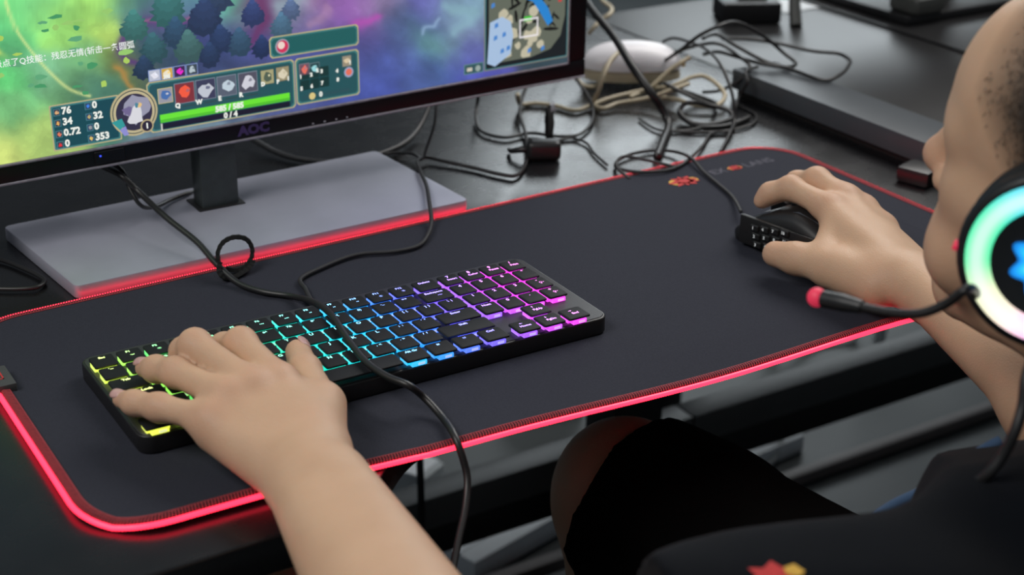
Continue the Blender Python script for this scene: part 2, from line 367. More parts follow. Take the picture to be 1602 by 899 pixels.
cable('hanging_cord', [(0.44, 0.36, -0.035), (0.445, 0.36, -0.2), (0.45, 0.362, -0.40), (0.453, 0.365, -0.55), (0.458, 0.37, -0.694), (0.50, 0.37, -0.695)], 0.0045, M['cable'], label='thin black cord hanging straight down behind the desk crossbar', cat='cable')

# ------------------------------------------------------------------ mousepad with light tube
PADC = [(-0.058, -0.1885), (0.767, -0.2065), (0.767, 0.178), (-0.058, 0.149)]
pad = thing('mousepad', (0.35, -0.01, 0), 'large black cloth mousepad with a glowing red stitched border under keyboard and mouse', 'mousepad')
outl = rquad(PADC, 0.048, 10)
def resample(pts, step):
    P = np.array(pts + [pts[0]], float); L = np.r_[0, np.cumsum(np.linalg.norm(np.diff(P, axis=0), axis=1))]
    n = int(L[-1] / step); s = np.arange(n) * L[-1] / n
    return np.stack([np.interp(s, L, P[:, 0]), np.interp(s, L, P[:, 1])], 1)
def normals2(P):
    T = np.roll(P, -1, 0) - np.roll(P, 1, 0); T /= np.linalg.norm(T, axis=1)[:, None]; return np.stack([T[:, 1], -T[:, 0]], 1)
def sag(P):
    """the overhanging front edge droops a little where no desk carries it"""
    P = np.asarray(P, float); x, y = P[..., 0], P[..., 1]
    w = np.clip((-0.155 - y) / 0.05, 0, 1) * np.clip((x - 0.15) / 0.1, 0, 1)
    dl = np.clip(1 - (x + 0.058) / 0.036, 0, 1) ** 2 * np.clip((0.10 - y) / 0.08, 0, 1)
    df = np.clip(1 - (y + 0.190) / 0.036, 0, 1) ** 2 * np.clip((0.16 - x) / 0.10, 0, 1)
    curl = 0.0042 * np.maximum(dl, df)                  # the left rim curls up off the desk
    return curl - 0.006 * w * (0.55 + 0.45 * np.sin((x - 0.30) * 17))
def sheet(o):
    """the cloth sheet as inset rings, so that its rim can sag and curl"""
    P0 = resample(o, 0.006); N0 = normals2(P0); n = len(P0); V, F = [], []
    V += [(p[0], p[1], 0.0008 + float(sag(p))) for p in P0]
    for dd, zt in ((0.0, 0.0034), (0.0006, 0.0040), (0.006, 0.0040), (0.013, 0.0040), (0.022, 0.0040), (0.034, 0.0040), (0.044, 0.0040)):
        for p, q in zip(P0, N0): e = p - q * dd; V.append((e[0], e[1], zt + float(sag(e))))
    for l in range(7):
        for k in range(n): j = (k + 1) % n; F.append((l * n + k, l * n + j, (l + 1) * n + j, (l + 1) * n + k))
    F.append(tuple(range(7 * n, 8 * n))); F.append(tuple(range(n - 1, -1, -1))); return V, F
V, F = sheet(outl); obj('pad_sheet', V, F, M['pad'], pad, True, 40)
Pd = resample(outl, 0.0021); Nn = normals2(Pd)
st = MB()
for i, (p, n) in enumerate(zip(Pd, Nn)):
    zz = float(sag(p)); t = np.array([-n[1], n[0]]); j = random.uniform(-.0005, .0005)
    a = p - n * (0.0052 + j); lean = t * 0.0012; w = t * 0.00062
    pts = [(a + lean, 0.0042), (p - n * 0.0012 + lean * .3, 0.0049), (p + n * 0.0003, 0.0038)]
    V = []
    for q, z in pts: V += [(*(q - w), z + zz), (*(q + w), z + zz)]
    for q, z in pts: V += [(*(q - w * .4), z + zz + .00055), (*(q + w * .4), z + zz + .00055)]
    st.add(V, [(0, 2, 8, 6), (6, 8, 9, 7), (7, 9, 3, 1), (2, 4, 10, 8), (8, 10, 11, 9), (9, 11, 5, 3), (0, 6, 7, 1), (4, 5, 11, 10)])
o = st.out('stitching', M['stitch'], pad); o['kind'] = 'stuff'
Ph = resample(outl, 0.0052); Nh = normals2(Ph)
hem = np.stack([Ph[:, 0] - Nh[:, 0] * .0054, Ph[:, 1] - Nh[:, 1] * .0054, 0.0043 + sag(Ph)], 1)
V, F = tube(hem, 0.00055, 5, closed=True); obj('hem_thread', V, F, M['stitch'], pad, True)
Pl = resample(outl, 0.00105); Nl = normals2(Pl)
path = np.stack([Pl[:, 0] + Nl[:, 0] * .0018, Pl[:, 1] + Nl[:, 1] * .0018, 0.0019 + sag(Pl)], 1)
V, F = tube(path, np.where(np.arange(len(Pl)) % 2 == 0, 0.00190, 0.00158), 8, closed=True); obj('light_tube', V, F, M['led_red'], pad, True)
# printed marks
def flat(name, V2, F2, cx, cy, z, m, parent, rz=0.0):
    c, s = math.cos(rz), math.sin(rz)
    return obj(name, [(cx + c * v[0] - s * v[1], cy + s * v[0] + c * v[1], z) for v in V2], F2, m, parent)
V2, F2 = text_mesh('EX', 0.0155, bold=0.0004); flat('printed_word', V2, F2, 0.6615, 0.1325, 0.0043, M['print_grey'], pad, 0.03)
V2, F2 = text_mesh('LANS', 0.0155, bold=0.0004); flat('printed_word', V2, F2, 0.7125, 0.1335, 0.0043, M['print_grey'], pad, 0.03)
def blade(cx, cy, r0, r1, ang, w):
    c, s = math.cos(ang), math.sin(ang); n = (-s, c)
    return [(cx + c * r0 - n[0] * w, cy + s * r0 - n[1] * w), (cx + c * (r0 + r1) / 2 - n[0] * w * 1.2, cy + s * (r0 + r1) / 2 - n[1] * w * 1.2), (cx + c * r1, cy + s * r1), (cx + c * (r0 + r1) / 2 + n[0] * w * 1.2, cy + s * (r0 + r1) / 2 + n[1] * w * 1.2), (cx + c * r0 + n[0] * w, cy + s * r0 + n[1] * w)]
def emblem(parent, cx, cy, z, k, name='printed_emblem'):
    y = MB()
    for (ox, oy, r) in ((-0.0085, 0.0005, .0075), (0.0105, 0.0, .0055)):
        pts = [(cx + k * (ox + r * math.cos(a)), cy + k * (oy + r * math.sin(a)), z) for a in np.linspace(0, 2 * math.pi, 19)[:-1]]; y.add(pts, [tuple(range(18))])
    y.out(name + '_yellow', M['print_yellow'], parent)
    r = MB()
    for a, L_, w in ((0, .016, .0035), (40, .015, .0035), (85, .012, .0035), (130, .014, .003), (180, .019, .003), (215, .017, .003), (255, .012, .0035), (300, .014, .004), (335, .016, .003)):
        r.add([(*p, z + .0002) for p in blade(cx, cy, 0, L_ * k, math.radians(a), w * k)], [(0, 1, 2, 3, 4)])
    pts = [(cx + k * .006 * math.cos(a), cy + k * .005 * math.sin(a), z + .0003) for a in np.linspace(0, 2 * math.pi, 13)[:-1]]; r.add(pts, [tuple(range(12))])
    r.out(name + '_red', M['print_red'], parent)
emblem(pad, 0.616, 0.128, 0.0043, 1.0)
emblem(pad, 0.6825, 0.133, 0.0043, 0.52)
cb = MB(); cb.box(-0.085, -0.047, 0.020, 0.052, 0.0046, 0.0125, 0.0015); cb.out('control_box', M['tag_fabric'], pad, True, 35)
cb = MB()
for x0, x1, y0, y1 in ((-.079, -.053, .0465, .0475), (-.079, -.053, .030, .031), (-.054, -.053, .030, .0475), (-.079, -.078, .030, .0475)): cb.box(x0, x1, y0, y1, .0124, .0128)
cb.out('control_box_outline', M['print_red'], pad)

# ------------------------------------------------------------------ keyboard
P_, RP = 0.01905, 0.01905 * 1.053
kb = thing('keyboard', (0.181, -0.04, 0.004), 'slim black mechanical keyboard with rainbow backlight under the left hand', 'keyboard')
KB = np.array(WLOC[kb])
b = MB(); b.prism(rrect(-0.0025, 0.3645, -0.1085, 0.0235, 0.010), 0.0046, 0.0178, bev=0.0012, seg=3, bot=True); b.out('case', M['kb_body'], kb, True, 35)
b = MB(); b.prism(rrect(-0.0008, 0.3628, -0.1068, 0.0218, 0.0085), 0.0160, 0.0183, bev=0.0004, seg=1); b.out('top_plate', M['kb_plate'], kb, True, 35)
for x in (0.03, 0.33):
    for y in (-0.095, 0.012):
        b = MB(); b.prism(rrect(x - .012, x + .012, y - .004, y + .004, .0035, 4), 0.0041, 0.0047); b.out('rubber_foot', M['cable'], kb)
GRAD = [(0.0, (0.72, 0.80, 0.06)), (0.020, (0.40, 0.78, 0.06)), (0.045, (0.06, 0.66, 0.12)), (0.09, (0.0, 0.62, 0.20)), (0.13, (0.0, 0.62, 0.40)), (0.16, (0.0, 0.58, 0.62)), (0.19, (0.0, 0.42, 0.85)), (0.22, (0.01, 0.20, 0.95)),
        (0.25, (0.10, 0.10, 1.0)), (0.285, (0.30, 0.07, 0.95)), (0.325, (0.75, 0.03, 0.80)), (0.37, (0.95, 0.02, 0.55))]
def key_rgb(x, y):
    s = min(max(x + 0.10 * (y + 0.01) * 1.0, 0.0), 0.369)
    if x < 0.05: s = max(0.0, x - 0.25 * max(0, -y - 0.02))
    for (a, ca), (c, cc) in zip(GRAD, GRAD[1:]):
        if a <= s <= c:
            t = (s - a) / (c - a); return tuple(ca[i] * (1 - t) + cc[i] * t for i in range(3))
    return GRAD[-1][1]
CAP_Z0, CAP_Z1 = 0.0225, 0.0242
_CAP = {}
def cap_mesh(w):
    k = round(w, 3)
    if k not in _CAP:
        W = w * P_ - 0.0024; H = RP - 0.0031; pts = rrect(-W / 2, W / 2, -H / 2, H / 2, 0.0014, 3)
        tp = rrect(-W / 2 + .0004, W / 2 - .0004, -H / 2 + .0004, H / 2 - .0003, 0.0014, 3); n = len(pts)
        V = [(*p, CAP_Z0 - CAP_Z1) for p in pts] + [(*p, -0.0005) for p in pts] + [(p[0], p[1], 0) for p in tp]
        tp2 = rrect(-W / 2 + .0011, W / 2 - .0011, -H / 2 + .0011, H / 2 - .0010, 0.0012, 3); V[2 * n:] = [(p[0], p[1], -0.00015) for p in tp]; V += [(*p, 0) for p in tp2]
        F = [tuple(range(n - 1, -1, -1)), tuple(range(3 * n, 4 * n))]
        for l in range(3):
            for i in range(n): j = (i + 1) % n; F.append((l * n + i, l * n + j, (l + 1) * n + j, (l + 1) * n + i))
        _CAP[k] = mesh('keycap', V, F, M['keycap'], True, 40)
    return _CAP[k]
sw = MB(); sw.box(-.0060, .0060, -.0086, .0045, 0, 0.0034, 0.0003, 1)
for sx in (-1, 1): sw.box(sx * .0070 - .0009, sx * .0070 + .0009, -.0040, .0062, 0, 0.0030)
SW_ME = mesh('switch', sw.V, sw.F, M['switch'])
ld = MB(); ld.box(-.0052, .0052, .0050, .0072, 0.0010, 0.0026); LD_ME = mesh('switch_led', ld.V, ld.F, M['switch_led'])
sc_ = MB(); sc_.box(-.0010, .0042, -.0089, -.0084, 0.0008, 0.0025); SC_ME = mesh('switch_core', sc_.V, sc_.F, M['switch_core'])
def legend_pieces(spec):
    """spec: list of (text, size, dx, dy); dx, dy from the cap centre in mm"""
    V, F = [], []
    for t, s, dx, dy in spec:
        if t in ICON: v2, f2 = ICON[t](s)
        else: v2, f2 = text_mesh(t, s * 0.00138, bold=0.00010)
        n = len(V); V += [(v[0] + dx * .001, v[1] + dy * .001, 0.00012) for v in v2]; F += [tuple(i + n for i in f) for f in f2]
    return V, F
def quads(*rs):
    V, F = [], []
    for x0, x1, y0, y1 in rs: n = len(V); V += [(x0 * .001, y0 * .001), (x1 * .001, y0 * .001), (x1 * .001, y1 * .001), (x0 * .001, y1 * .001)]; F.append((n, n + 1, n + 2, n + 3))
    return V, F
def arrow(a):
    def f(s):
        k = s * .001; base = [(-.9, -.13), (.1, -.13), (.1, -.5), (.9, 0), (.1, .5), (.1, .13), (-.9, .13)]; c, q = math.cos(a), math.sin(a)
        return [(k * (c * x - q * y), k * (q * x + c * y)) for x, y in base], [(0, 1, 5, 6), (2, 3, 4)]
    return f
def tri(flip, n, bar):
    def f(s):
        V, F = [], []; k = s * .001
        for i in range(n):
            x = (i - n / 2) * .7; m = len(V); V += [(k * flip * x, -.35 * k), (k * flip * (x + .65), 0), (k * flip * x, .35 * k)]; F.append((m, m + 1, m + 2))
        if bar: m = len(V); xb = n / 2 * .7; V += [(k * flip * xb, -.35 * k), (k * flip * (xb + .15), -.35 * k), (k * flip * (xb + .15), .35 * k), (k * flip * xb, .35 * k)]; F.append((m, m + 1, m + 2, m + 3))
        return V, F
    return f
def bulb(s):
    k = s * .001; n = 8; V, F = [], []
    for i in range(n):
        a, c = 2 * math.pi * i / n, 2 * math.pi * (i + .9) / n; m = len(V)
        V += [(k * .3 * math.cos(a), k * .3 * math.sin(a)), (k * .42 * math.cos(a), k * .42 * math.sin(a)), (k * .42 * math.cos(c), k * .42 * math.sin(c)), (k * .3 * math.cos(c), k * .3 * math.sin(c))]; F.append((m, m + 1, m + 2, m + 3))
    m = len(V); V += [(-.15 * k, -.75 * k), (.15 * k, -.75 * k), (.15 * k, -.45 * k), (-.15 * k, -.45 * k)]; F.append((m, m + 1, m + 2, m + 3))
    m = len(V); V += [(.6 * k, -.1 * k), (1.0 * k, -.1 * k), (1.0 * k, .02 * k), (.6 * k, .02 * k)]; F.append((m, m + 1, m + 2, m + 3))
    return V, F
def sun(s):
    k = s * .001; V, F = [], []
    for i in range(8):
        a = math.pi * i / 4; c, q = math.cos(a), math.sin(a); m = len(V)
        V += [(k * (.45 * c - .07 * q), k * (.45 * q + .07 * c)), (k * (.45 * c + .07 * q), k * (.45 * q - .07 * c)), (k * (.75 * c + .07 * q), k * (.75 * q - .07 * c)), (k * (.75 * c - .07 * q), k * (.75 * q + .07 * c))]; F.append((m, m + 1, m + 2, m + 3))
    m = len(V); V += [(k * .28 * math.cos(i * math.pi / 3), k * .28 * math.sin(i * math.pi / 3)) for i in range(6)]; F.append(tuple(range(m, m + 6)))
    return V, F
def disc(s):
    k = s * .001; V, F = bulb(s); V, F = V[:32], F[:8]; m = len(V); V += [(k * .18 * math.cos(i * math.pi / 3), k * .18 * math.sin(i * math.pi / 3)) for i in range(6)]; F.append(tuple(range(m, m + 6)))
    V = [(x * 1.6, y * 1.6) for x, y in V]; return V, F
ICON = {'<-': arrow(math.pi), '->': arrow(0), '^': arrow(math.pi / 2), 'v': arrow(-math.pi / 2), 'rew': tri(-1, 2, True), 'fwd': tri(1, 2, True), 'vol': tri(-1, 1, True), 'bulb': bulb, 'sun': sun, 'disc': disc,
        'win': lambda s: quads((-1.1, -.1, -1.1, -.1), (.1, 1.1, -1.1, -.1), (-1.1, -.1, .1, 1.1), (.1, 1.1, .1, 1.1)),
        'menu': lambda s: quads((-1.1, 1.1, -.9, -.65), (-1.1, 1.1, .65, .9), (-1.1, -.85, -.65, .65), (.85, 1.1, -.65, .65), (-.6, .6, -.15, .1)),
        'kbd': lambda s: quads(*[(-1.6 + .8 * i, -1.1 + .8 * i, y, y + .35) for i in range(4) for y in (-.5, .1)], (-.9, .9, -1.0, -.7)),
        'usb': lambda s: quads((-1.6, 1.2, -.12, .12), (-.4, -.1, .1, .7), (-.1, .5, .5, .7), (.1, .3, -.7, -.1), (.3, .8, -.7, -.5), (1.2, 1.6, -.3, .3), (-2.0, -1.5, -.35, .35))}
KEYS = []
def L(c): return [(c, 3.5, -0.2, 4.6)]
def two(a, b): return [(a, 2.6, -1.3, 4.8), (b, 2.6, 1.6, 4.8)]
row0 = ['Esc'] + ['F%d' % i for i in range(1, 13)]
fic = {1: 'kbd', 2: 'sun', 3: 'kbd', 4: 'disc', 5: 'disc', 6: 'rew', 7: 'fwd', 8: 'vol', 9: 'vol', 10: 'vol', 11: 'sun', 12: 'sun'}
for i, k in enumerate(row0):
    sp = [(k, 2.6, 0 if i == 0 else -.6, 4.4)]
    if i in fic: sp.append((fic[i], 2.0, 1.0, -1.2))
    KEYS.append((0.47 + 1.027 * i, 0, 1.0, sp))
KEYS.append((13.93, 0, 1.12, [('Delete', 2.6, 0, 4.2)]))
for i, (a, b_) in enumerate(zip("`1234567890-=", "~!@#$%^&*()_+")):
    sp = [(a + b_, 2.7, -.3, 4.6)]
    if i in (1, 2): sp.append(('disc', 2.2, 1.5, -.6))
    KEYS.append((0.5 + i, 1, 1.0, sp))
KEYS.append((13.80, 1, 1.40, [('Backspace', 2.7, 0, 4.4), ('usb', 2, 3.0, -1.5)]))
KEYS.append((0.71, 2, 1.42, [('Tab', 2.8, -.5, 4.4)]))
for i, c in enumerate('QWERTYUIOP'): KEYS.append((1.944 + i, 2, 1.0, L(c)))
KEYS.append((11.944, 2, 1.0, two('[', '{'))); KEYS.append((12.944, 2, 1.0, two(']', '}'))); KEYS.append((13.97, 2, 1.06, two('\\', '|')))
KEYS.append((0.85, 3, 1.70, [('Caps Lock', 2.8, 0, 4.4)]))
for i, c in enumerate('ASDFGHJKL'): KEYS.append((2.208 + i, 3, 1.0, L(c)))
KEYS.append((11.208, 3, 1.0, two(';', ':'))); KEYS.append((12.208, 3, 1.0, two("'", '"'))); KEYS.append((13.62, 3, 1.78, [('Enter', 2.8, 0, 4.4)]))
KEYS.append((1.10, 4, 2.18, [('Shift', 2.8, 6, 4.4)]))
for i, c in enumerate('ZXCVBNM'): KEYS.append((2.711 + i, 4, 1.0, L(c)))
KEYS.append((9.711, 4, 1.0, two(',', '<'))); KEYS.append((10.711, 4, 1.0, two('.', '>'))); KEYS.append((11.711, 4, 1.0, two('/', '?'))); KEYS.append((13.37, 4, 2.28, [('Shift', 2.8, 0, 4.4)]))
for x, lb in ((0.57, [('Ctrl', 2.8, 0, 4.4)]), (1.71, [('win', 2, 0, 4.2)]), (2.855, [('Alt', 2.8, 0, 4.4)]), (10.53, [('Alt Gr', 2.7, 0, 4.4)]), (11.67, [('win', 2, 0, 4.2)]), (12.81, [('menu', 2, 0, 4.2)]), (13.957, [('Ctrl', 2.8, 0, 4.4)]),
              (15.384, [('<-', 1.6, -1.5, 3.6), ('Home', 2.7, 0, -1.0)]), (16.527, [('v', 1.5, -1.5, 3.8), ('PgDn', 2.7, 1, -1.0)]), (17.67, [('->', 1.6, -1.5, 3.6), ('End', 2.7, .5, -1.0)])):
    KEYS.append((x, 5, 1.12, lb))
KEYS.append((6.69, 5, 6.52, []))
KEYS.append((16.558, 4, 1.10, [('^', 1.5, -1, 4.0), ('PgUp', 2.7, 1, -1.0)]))
num = [['7', '8', '9', '/'], ['4', '5', '6', '*'], ['1', '2', '3', '-'], ['Num', '0', '.', '+']]
sub = {'7': 'Insert', '8': 'Color', '9': 'Pause', '/': 'Print'}
for r in range(4):
    for c in range(4):
        t = num[r][c]; sp = [(t, 3.6 if len(t) == 1 else 2.8, -.4, 4.4)]
        if t in sub: sp.append((sub[t], 2.6, 1.2, -.6))
        if t in '-+': sp.append(('bulb', 3.0, .8, -.6))
        KEYS.append((15.063 + c, r, 1.0, sp))
for x, r, w, sp in KEYS:
    wx, wy = x * P_, -r * RP; col = key_rgb(wx, wy)
    kc = link('keycap', cap_mesh(w), kb, (wx - KB[0], wy - KB[1], CAP_Z1 - KB[2]))
    if sp:
        V, F = legend_pieces(sp); lg = link('legend', mesh('legend', V, F, M['legend']), kc)
        wl = 0.35 * max(col); lg.color = (*[min(1, c * .70 + .18) for c in col], 1)
    s = link('switch', SW_ME, kb, (wx - KB[0], wy - KB[1], 0.0184 - KB[2])); s.color = (*col, 1)
    s3 = link('switch_led', LD_ME, s); s3.color = (*col, 1)
    s2 = link('switch_core', SC_ME, s); s2.color = (*[c * .4 + .25 for c in col], 1)

# ------------------------------------------------------------------ monitor
EX = Vector((.99905, .0436, 0)); NR = Vector((.0436, -.99905, 0)); M0 = Vector((.215, .264, 0)); UPZ = Vector((0, 0, 1))
def S(u, z, d=0.0): return M0 + EX * u + UPZ * z + NR * d
mon = thing('monitor', (0.215, 0.27, 0), 'big black monitor showing a colourful green and purple game picture on a silver base', 'monitor')
U0, U1, Z0, Z1 = -0.349, 0.3655, 0.0888, 0.492
fb = MB()
def fbox(mb, u0, u1, z0, z1, d0, d1, bev=0, seg=2):
    n = len(mb.V); mb.box(u0, u1, -d1, -d0, z0, z1, bev, seg); mb.map(lambda v: S(v.x, v.z, -v.y), n); return mb
frm = MB(); fbox(frm, U0 - .022, U1 + .0225, 0.0712, Z0, -0.030, 0.0, 0.0018); frm.out('bottom_bezel', M['bezel'], mon, True, 35)
frm = MB(); fbox(frm, U1, U1 + .0225, Z0, Z1 + .02, -0.030, 0.0, 0.0018); frm.out('side_bezel', M['bezel'], mon, True, 35)
frm = MB(); fbox(frm, U0 - .022, U0, Z0, Z1 + .02, -0.030, 0.0, 0.0018); frm.out('side_bezel', M['bezel'], mon, True, 35)
frm = MB(); fbox(frm, U0, U1, Z1, Z1 + .02, -0.030, 0.0, 0.0018); frm.out('top_bezel', M['bezel'], mon, True, 35)
frm = MB(); fbox(frm, U0 - .022, U1 + .0225, 0.0702, 0.0722, -0.012, 0.0012, 0.0005, 1); frm.out('lower_edge_trim', M['bezel_edge'], mon, True, 35)
frm = MB(); fbox(frm, U0, U1, 0.0862, 0.0886, -0.004, 0.0014, 0.0007, 1); fbox(frm, U1 - .0004, U1 + .0016, 0.0868, Z1, -0.004, 0.0010, 0.0005, 1); frm.out('inner_edge_trim', M['bezel_edge'], mon, True, 35)
frm = MB(); fbox(frm, U0 - .018, U1 + .018, 0.074, Z1 + .016, -0.055, -0.030, 0.012, 3); frm.out('back_shell', M['mon_back'], mon, True, 35)
V2, F2 = text_mesh('AOC', 0.0118, bold=0.0007)
obj('maker_mark', [tuple(S(0.0216 + v[0] * 1.15, 0.0795 + v[1], 0.0006)) for v in V2], F2, M['logo_metal'], mon)
lb = MB(); fbox(lb, -0.1245, -0.0985, 0.0745, 0.0850, -0.001, 0.0016, 0.0006, 1); lb.out('control_lip', M['bezel'], mon, True, 35)
lb = MB(); fbox(lb, -0.1205, -0.1190, 0.0805, 0.0818, 0, 0.0022); lb.out('power_light', M['led_blue'], mon)
for u in (0.079, 0.091, 0.103, 0.114):
    n = MB(); fbox(n, u, u + .002, 0.0735, 0.0752, 0, 0.0012, 0.0004, 1); n.out('touch_button', M['bezel_edge'], mon, True)
n = MB(); n.box(0.185, 0.2190, 0.266, 0.290, 0.012, 0.30, 0.0015); n.out('neck', M['neck'], mon, True, 35)
n = MB(); n.box(0.180, 0.2235, 0.262, 0.296, 0.0115, 0.0135, 0.0008); n.out('neck_collar', M['mon_back'], mon, True, 35)
bs = [(0.037, 0.1605), (0.403, 0.1705), (0.391, 0.3345), (0.0215, 0.3165)]
n = MB(); n.prism(rquad(bs, 0.006, 5), 0.0002, 0.0122, bev=0.0014, seg=2, bot=True); n.out('base_plate', M['base'], mon, True, 35)

# --- the lit picture: a fine grid whose colours are the picture
NU, NZ = 460, 130
uu = np.concatenate([np.linspace(U0, -0.215, 20, endpoint=False), np.linspace(-0.215, U1, NU)])
zz = np.concatenate([np.linspace(Z0, 0.195, NZ), np.linspace(0.195, Z1, 50)[1:]])
UG, ZG = np.meshgrid(uu, zz, indexing='ij'); nu, nz = UG.shape
WQ = 0.371059 * UG - 0.295849 * ZG + 1.0      # picture coordinates: x 0..885 along the screen, y grows downwards
PX = (1733.754 * UG - 218.379 * ZG + 370.606) / WQ; PY = (-217.997 * UG - 1714.637 * ZG + 339.604) / WQ
def vnoise(x, y, seed):
    r = np.random.default_rng(seed); T = r.random((64, 64)); xi = np.floor(x).astype(int); yi = np.floor(y).astype(int); fx = x - xi; fy = y - yi
    fx = fx * fx * (3 - 2 * fx); fy = fy * fy * (3 - 2 * fy); g = lambda a, b: T[a % 64, b % 64]
    return g(xi, yi) * (1 - fx) * (1 - fy) + g(xi + 1, yi) * fx * (1 - fy) + g(xi, yi + 1) * (1 - fx) * fy + g(xi + 1, yi + 1) * fx * fy
def fbm(x, y, seed, oc=4): return sum(vnoise(x * 2 ** i, y * 2 ** i, seed + i) / 2 ** i for i in range(oc)) / sum(1 / 2 ** i for i in range(oc))
wx = PX + 60 * (fbm(PX / 70, PY / 70, 1) - .5); wy = PY + 50 * (fbm(PX / 70, PY / 70, 11) - .5)
BL = [(20, 20, (95, 200, 110)), (60, 10, (120, 215, 125)), (15, 60, (70, 165, 100)), (90, 45, (135, 200, 90)), (150, 15, (150, 215, 95)), (120, 90, (105, 175, 110)), (170, 60, (170, 205, 85)), (10, 110, (75, 180, 95)),
      (60, 100, (110, 175, 130)), (30, 170, (95, 165, 100)), (60, 200, (150, 180, 90)), (0, 220, (175, 190, 95)), (100, 140, (80, 130, 85)), (140, 150, (60, 110, 90)), (190, 100, (90, 110, 60)),
      (200, 20, (60, 110, 110)), (230, 60, (50, 85, 105)), (250, 30, (90, 70, 130)), (270, 5, (70, 120, 130)), (290, 60, (45, 55, 105)), (310, 20, (55, 60, 125)), (340, 5, (90, 190, 150)), (330, 60, (45, 60, 110)), (240, 100, (40, 60, 85)),
      (390, 20, (85, 50, 95)), (400, 60, (60, 65, 130)), (420, 10, (120, 90, 130)), (450, 20, (110, 130, 150)), (470, 40, (95, 80, 140)), (500, 8, (140, 110, 140)), (520, 30, (105, 75, 150)), (540, 10, (120, 70, 150)),
      (575, 30, (150, 65, 165)), (570, 50, (85, 65, 130)), (590, 20, (125, 120, 150)), (600, 60, (60, 75, 130)), (620, 40, (60, 85, 125)), (640, 80, (65, 80, 140)), (600, 110, (60, 75, 145)), (600, 140, (55, 70, 150)),
      (680, 10, (80, 80, 150)), (690, 45, (55, 70, 125)), (675, 70, (75, 130, 130)), (700, 75, (90, 150, 135)), (720, 20, (110, 150, 165)), (735, 50, (100, 110, 150)), (690, 110, (50, 75, 130)), (740, 90, (80, 80, 160)), (740, 130, (60, 65, 160)), (660, 120, (60, 80, 140)),
      (480, 100, (60, 70, 140)), (420, 110, (60, 70, 120)), (350, 100, (45, 60, 100)), (560, 80, (65, 70, 140)), (800, 60, (50, 50, 80)), (860, 100, (40, 60, 70))]
acc = np.zeros((nu, nz, 3)); wt = np.zeros((nu, nz, 1))
for bx, by, c in BL:
    k = np.exp(-(((wx - bx) / 34) ** 2 + ((wy - by) / 26) ** 2))[..., None] + 1e-6
    acc += k * np.array(c, float); wt += k
pic = acc / wt
st1 = np.round(fbm((PX + .4 * PY) / 34, (PY - .5 * PX) / 26, 31, 3) * 7) / 7; st2 = fbm(PX / 60, PY / 40, 41)
pic *= (0.86 + 0.28 * st1)[..., None]; pic *= (0.88 + 0.24 * st2)[..., None]
def ridge(path, w, c, al):
    P = catmull(path, 10); d2 = np.full(PX.shape, 1e9)
    for q in P: d2 = np.minimum(d2, (wx - q[0]) ** 2 + (wy - q[1]) ** 2)
    k = (np.exp(-d2 / (2 * w * w)) * al)[..., None]; return k, np.array(c, float)
for path, w, c, al in (([(295, 22, 0), (255, 32, 0), (225, 40, 0), (200, 60, 0), (188, 95, 0), (205, 105, 0)], 6, (75, 45, 105), .9), ([(290, 18, 0), (260, 28, 0), (232, 36, 0)], 3, (140, 90, 120), .7), ([(400, 0, 0), (405, 30, 0), (390, 55, 0)], 6, (95, 35, 85), .7),
                       ([(560, 40, 0), (590, 32, 0), (600, 25, 0)], 6, (165, 60, 160), .8), ([(525, 15, 0), (500, 35, 0), (480, 45, 0)], 5, (160, 120, 150), .5), ([(430, 20, 0), (460, 10, 0), (480, 0, 0)], 8, (130, 160, 165), .6), ([(670, 60, 0), (672, 45, 0), (690, 40, 0), (700, 25, 0)], 3, (120, 150, 185), .8),
                       ([(715, 5, 0), (735, 25, 0), (725, 50, 0)], 6, (120, 165, 175), .6), ([(175, 110, 0), (182, 125, 0), (190, 140, 0)], 4, (170, 120, 50), .8), ([(5, 65, 0), (10, 80, 0)], 5, (210, 215, 90), .8)):
    k, c = ridge(path, w, c, al); pic = pic * (1 - k) + c * k
P = catmull([(8, 0, 0), (22, 40, 0), (45, 75, 0), (80, 115, 0), (110, 140, 0), (140, 150, 0)], 12)
d2 = np.full(PX.shape, 1e9)
for q in P: d2 = np.minimum(d2, (PX - q[0]) ** 2 + (PY - q[1]) ** 2)
k = (np.exp(-d2 / 7.0) * .75)[..., None]; pic = pic * (1 - k) + np.array([215, 220, 130]) * k
pic = pic * .90 + pic.mean(2, keepdims=True) * .10 + 10
pic = np.clip(pic, 0, 255)
lp = np.where(pic / 255 <= .04045, pic / 255 / 12.92, ((pic / 255 + .055) / 1.055) ** 2.4)
Vs = np.array(M0)[None, None] + UG[..., None] * np.array(EX) + ZG[..., None] * np.array(UPZ) + 0.0002 * np.array(NR) - np.array(WLOC[mon])
idx = np.arange(nu * nz).reshape(nu, nz)
Fs = np.stack([idx[:-1, :-1], idx[1:, :-1], idx[1:, 1:], idx[:-1, 1:]], -1).reshape(-1, 4)
me = mesh('screen', Vs.reshape(-1, 3), Fs, M['screen'])
at = me.color_attributes.new('Col', 'FLOAT_COLOR', 'POINT')
at.data.foreach_set('color', np.concatenate([lp.reshape(-1, 3), np.ones((nu * nz, 1))], 1).astype(np.float32).ravel())
scr = link('screen', me, mon)
def hud(name, V2, F2, col, d=0.0006, dark=1.0):
    o = obj(name, [tuple(S(v[0], v[1], d)) for v in V2], F2, M['hud'], scr); o.color = (*[c * dark for c in lin(*col)], 1); return o
def rq(u0, u1, z0, z1): return [(u0, z0), (u1, z0), (u1, z1), (u0, z1)], [(0, 1, 2, 3)]
def chamf(u0, u1, z0, z1, c): return [(u0 + c, z0), (u1 - c, z0), (u1, z0 + c), (u1, z1 - c), (u1 - c, z1), (u0 + c, z1), (u0, z1 - c), (u0, z0 + c)]
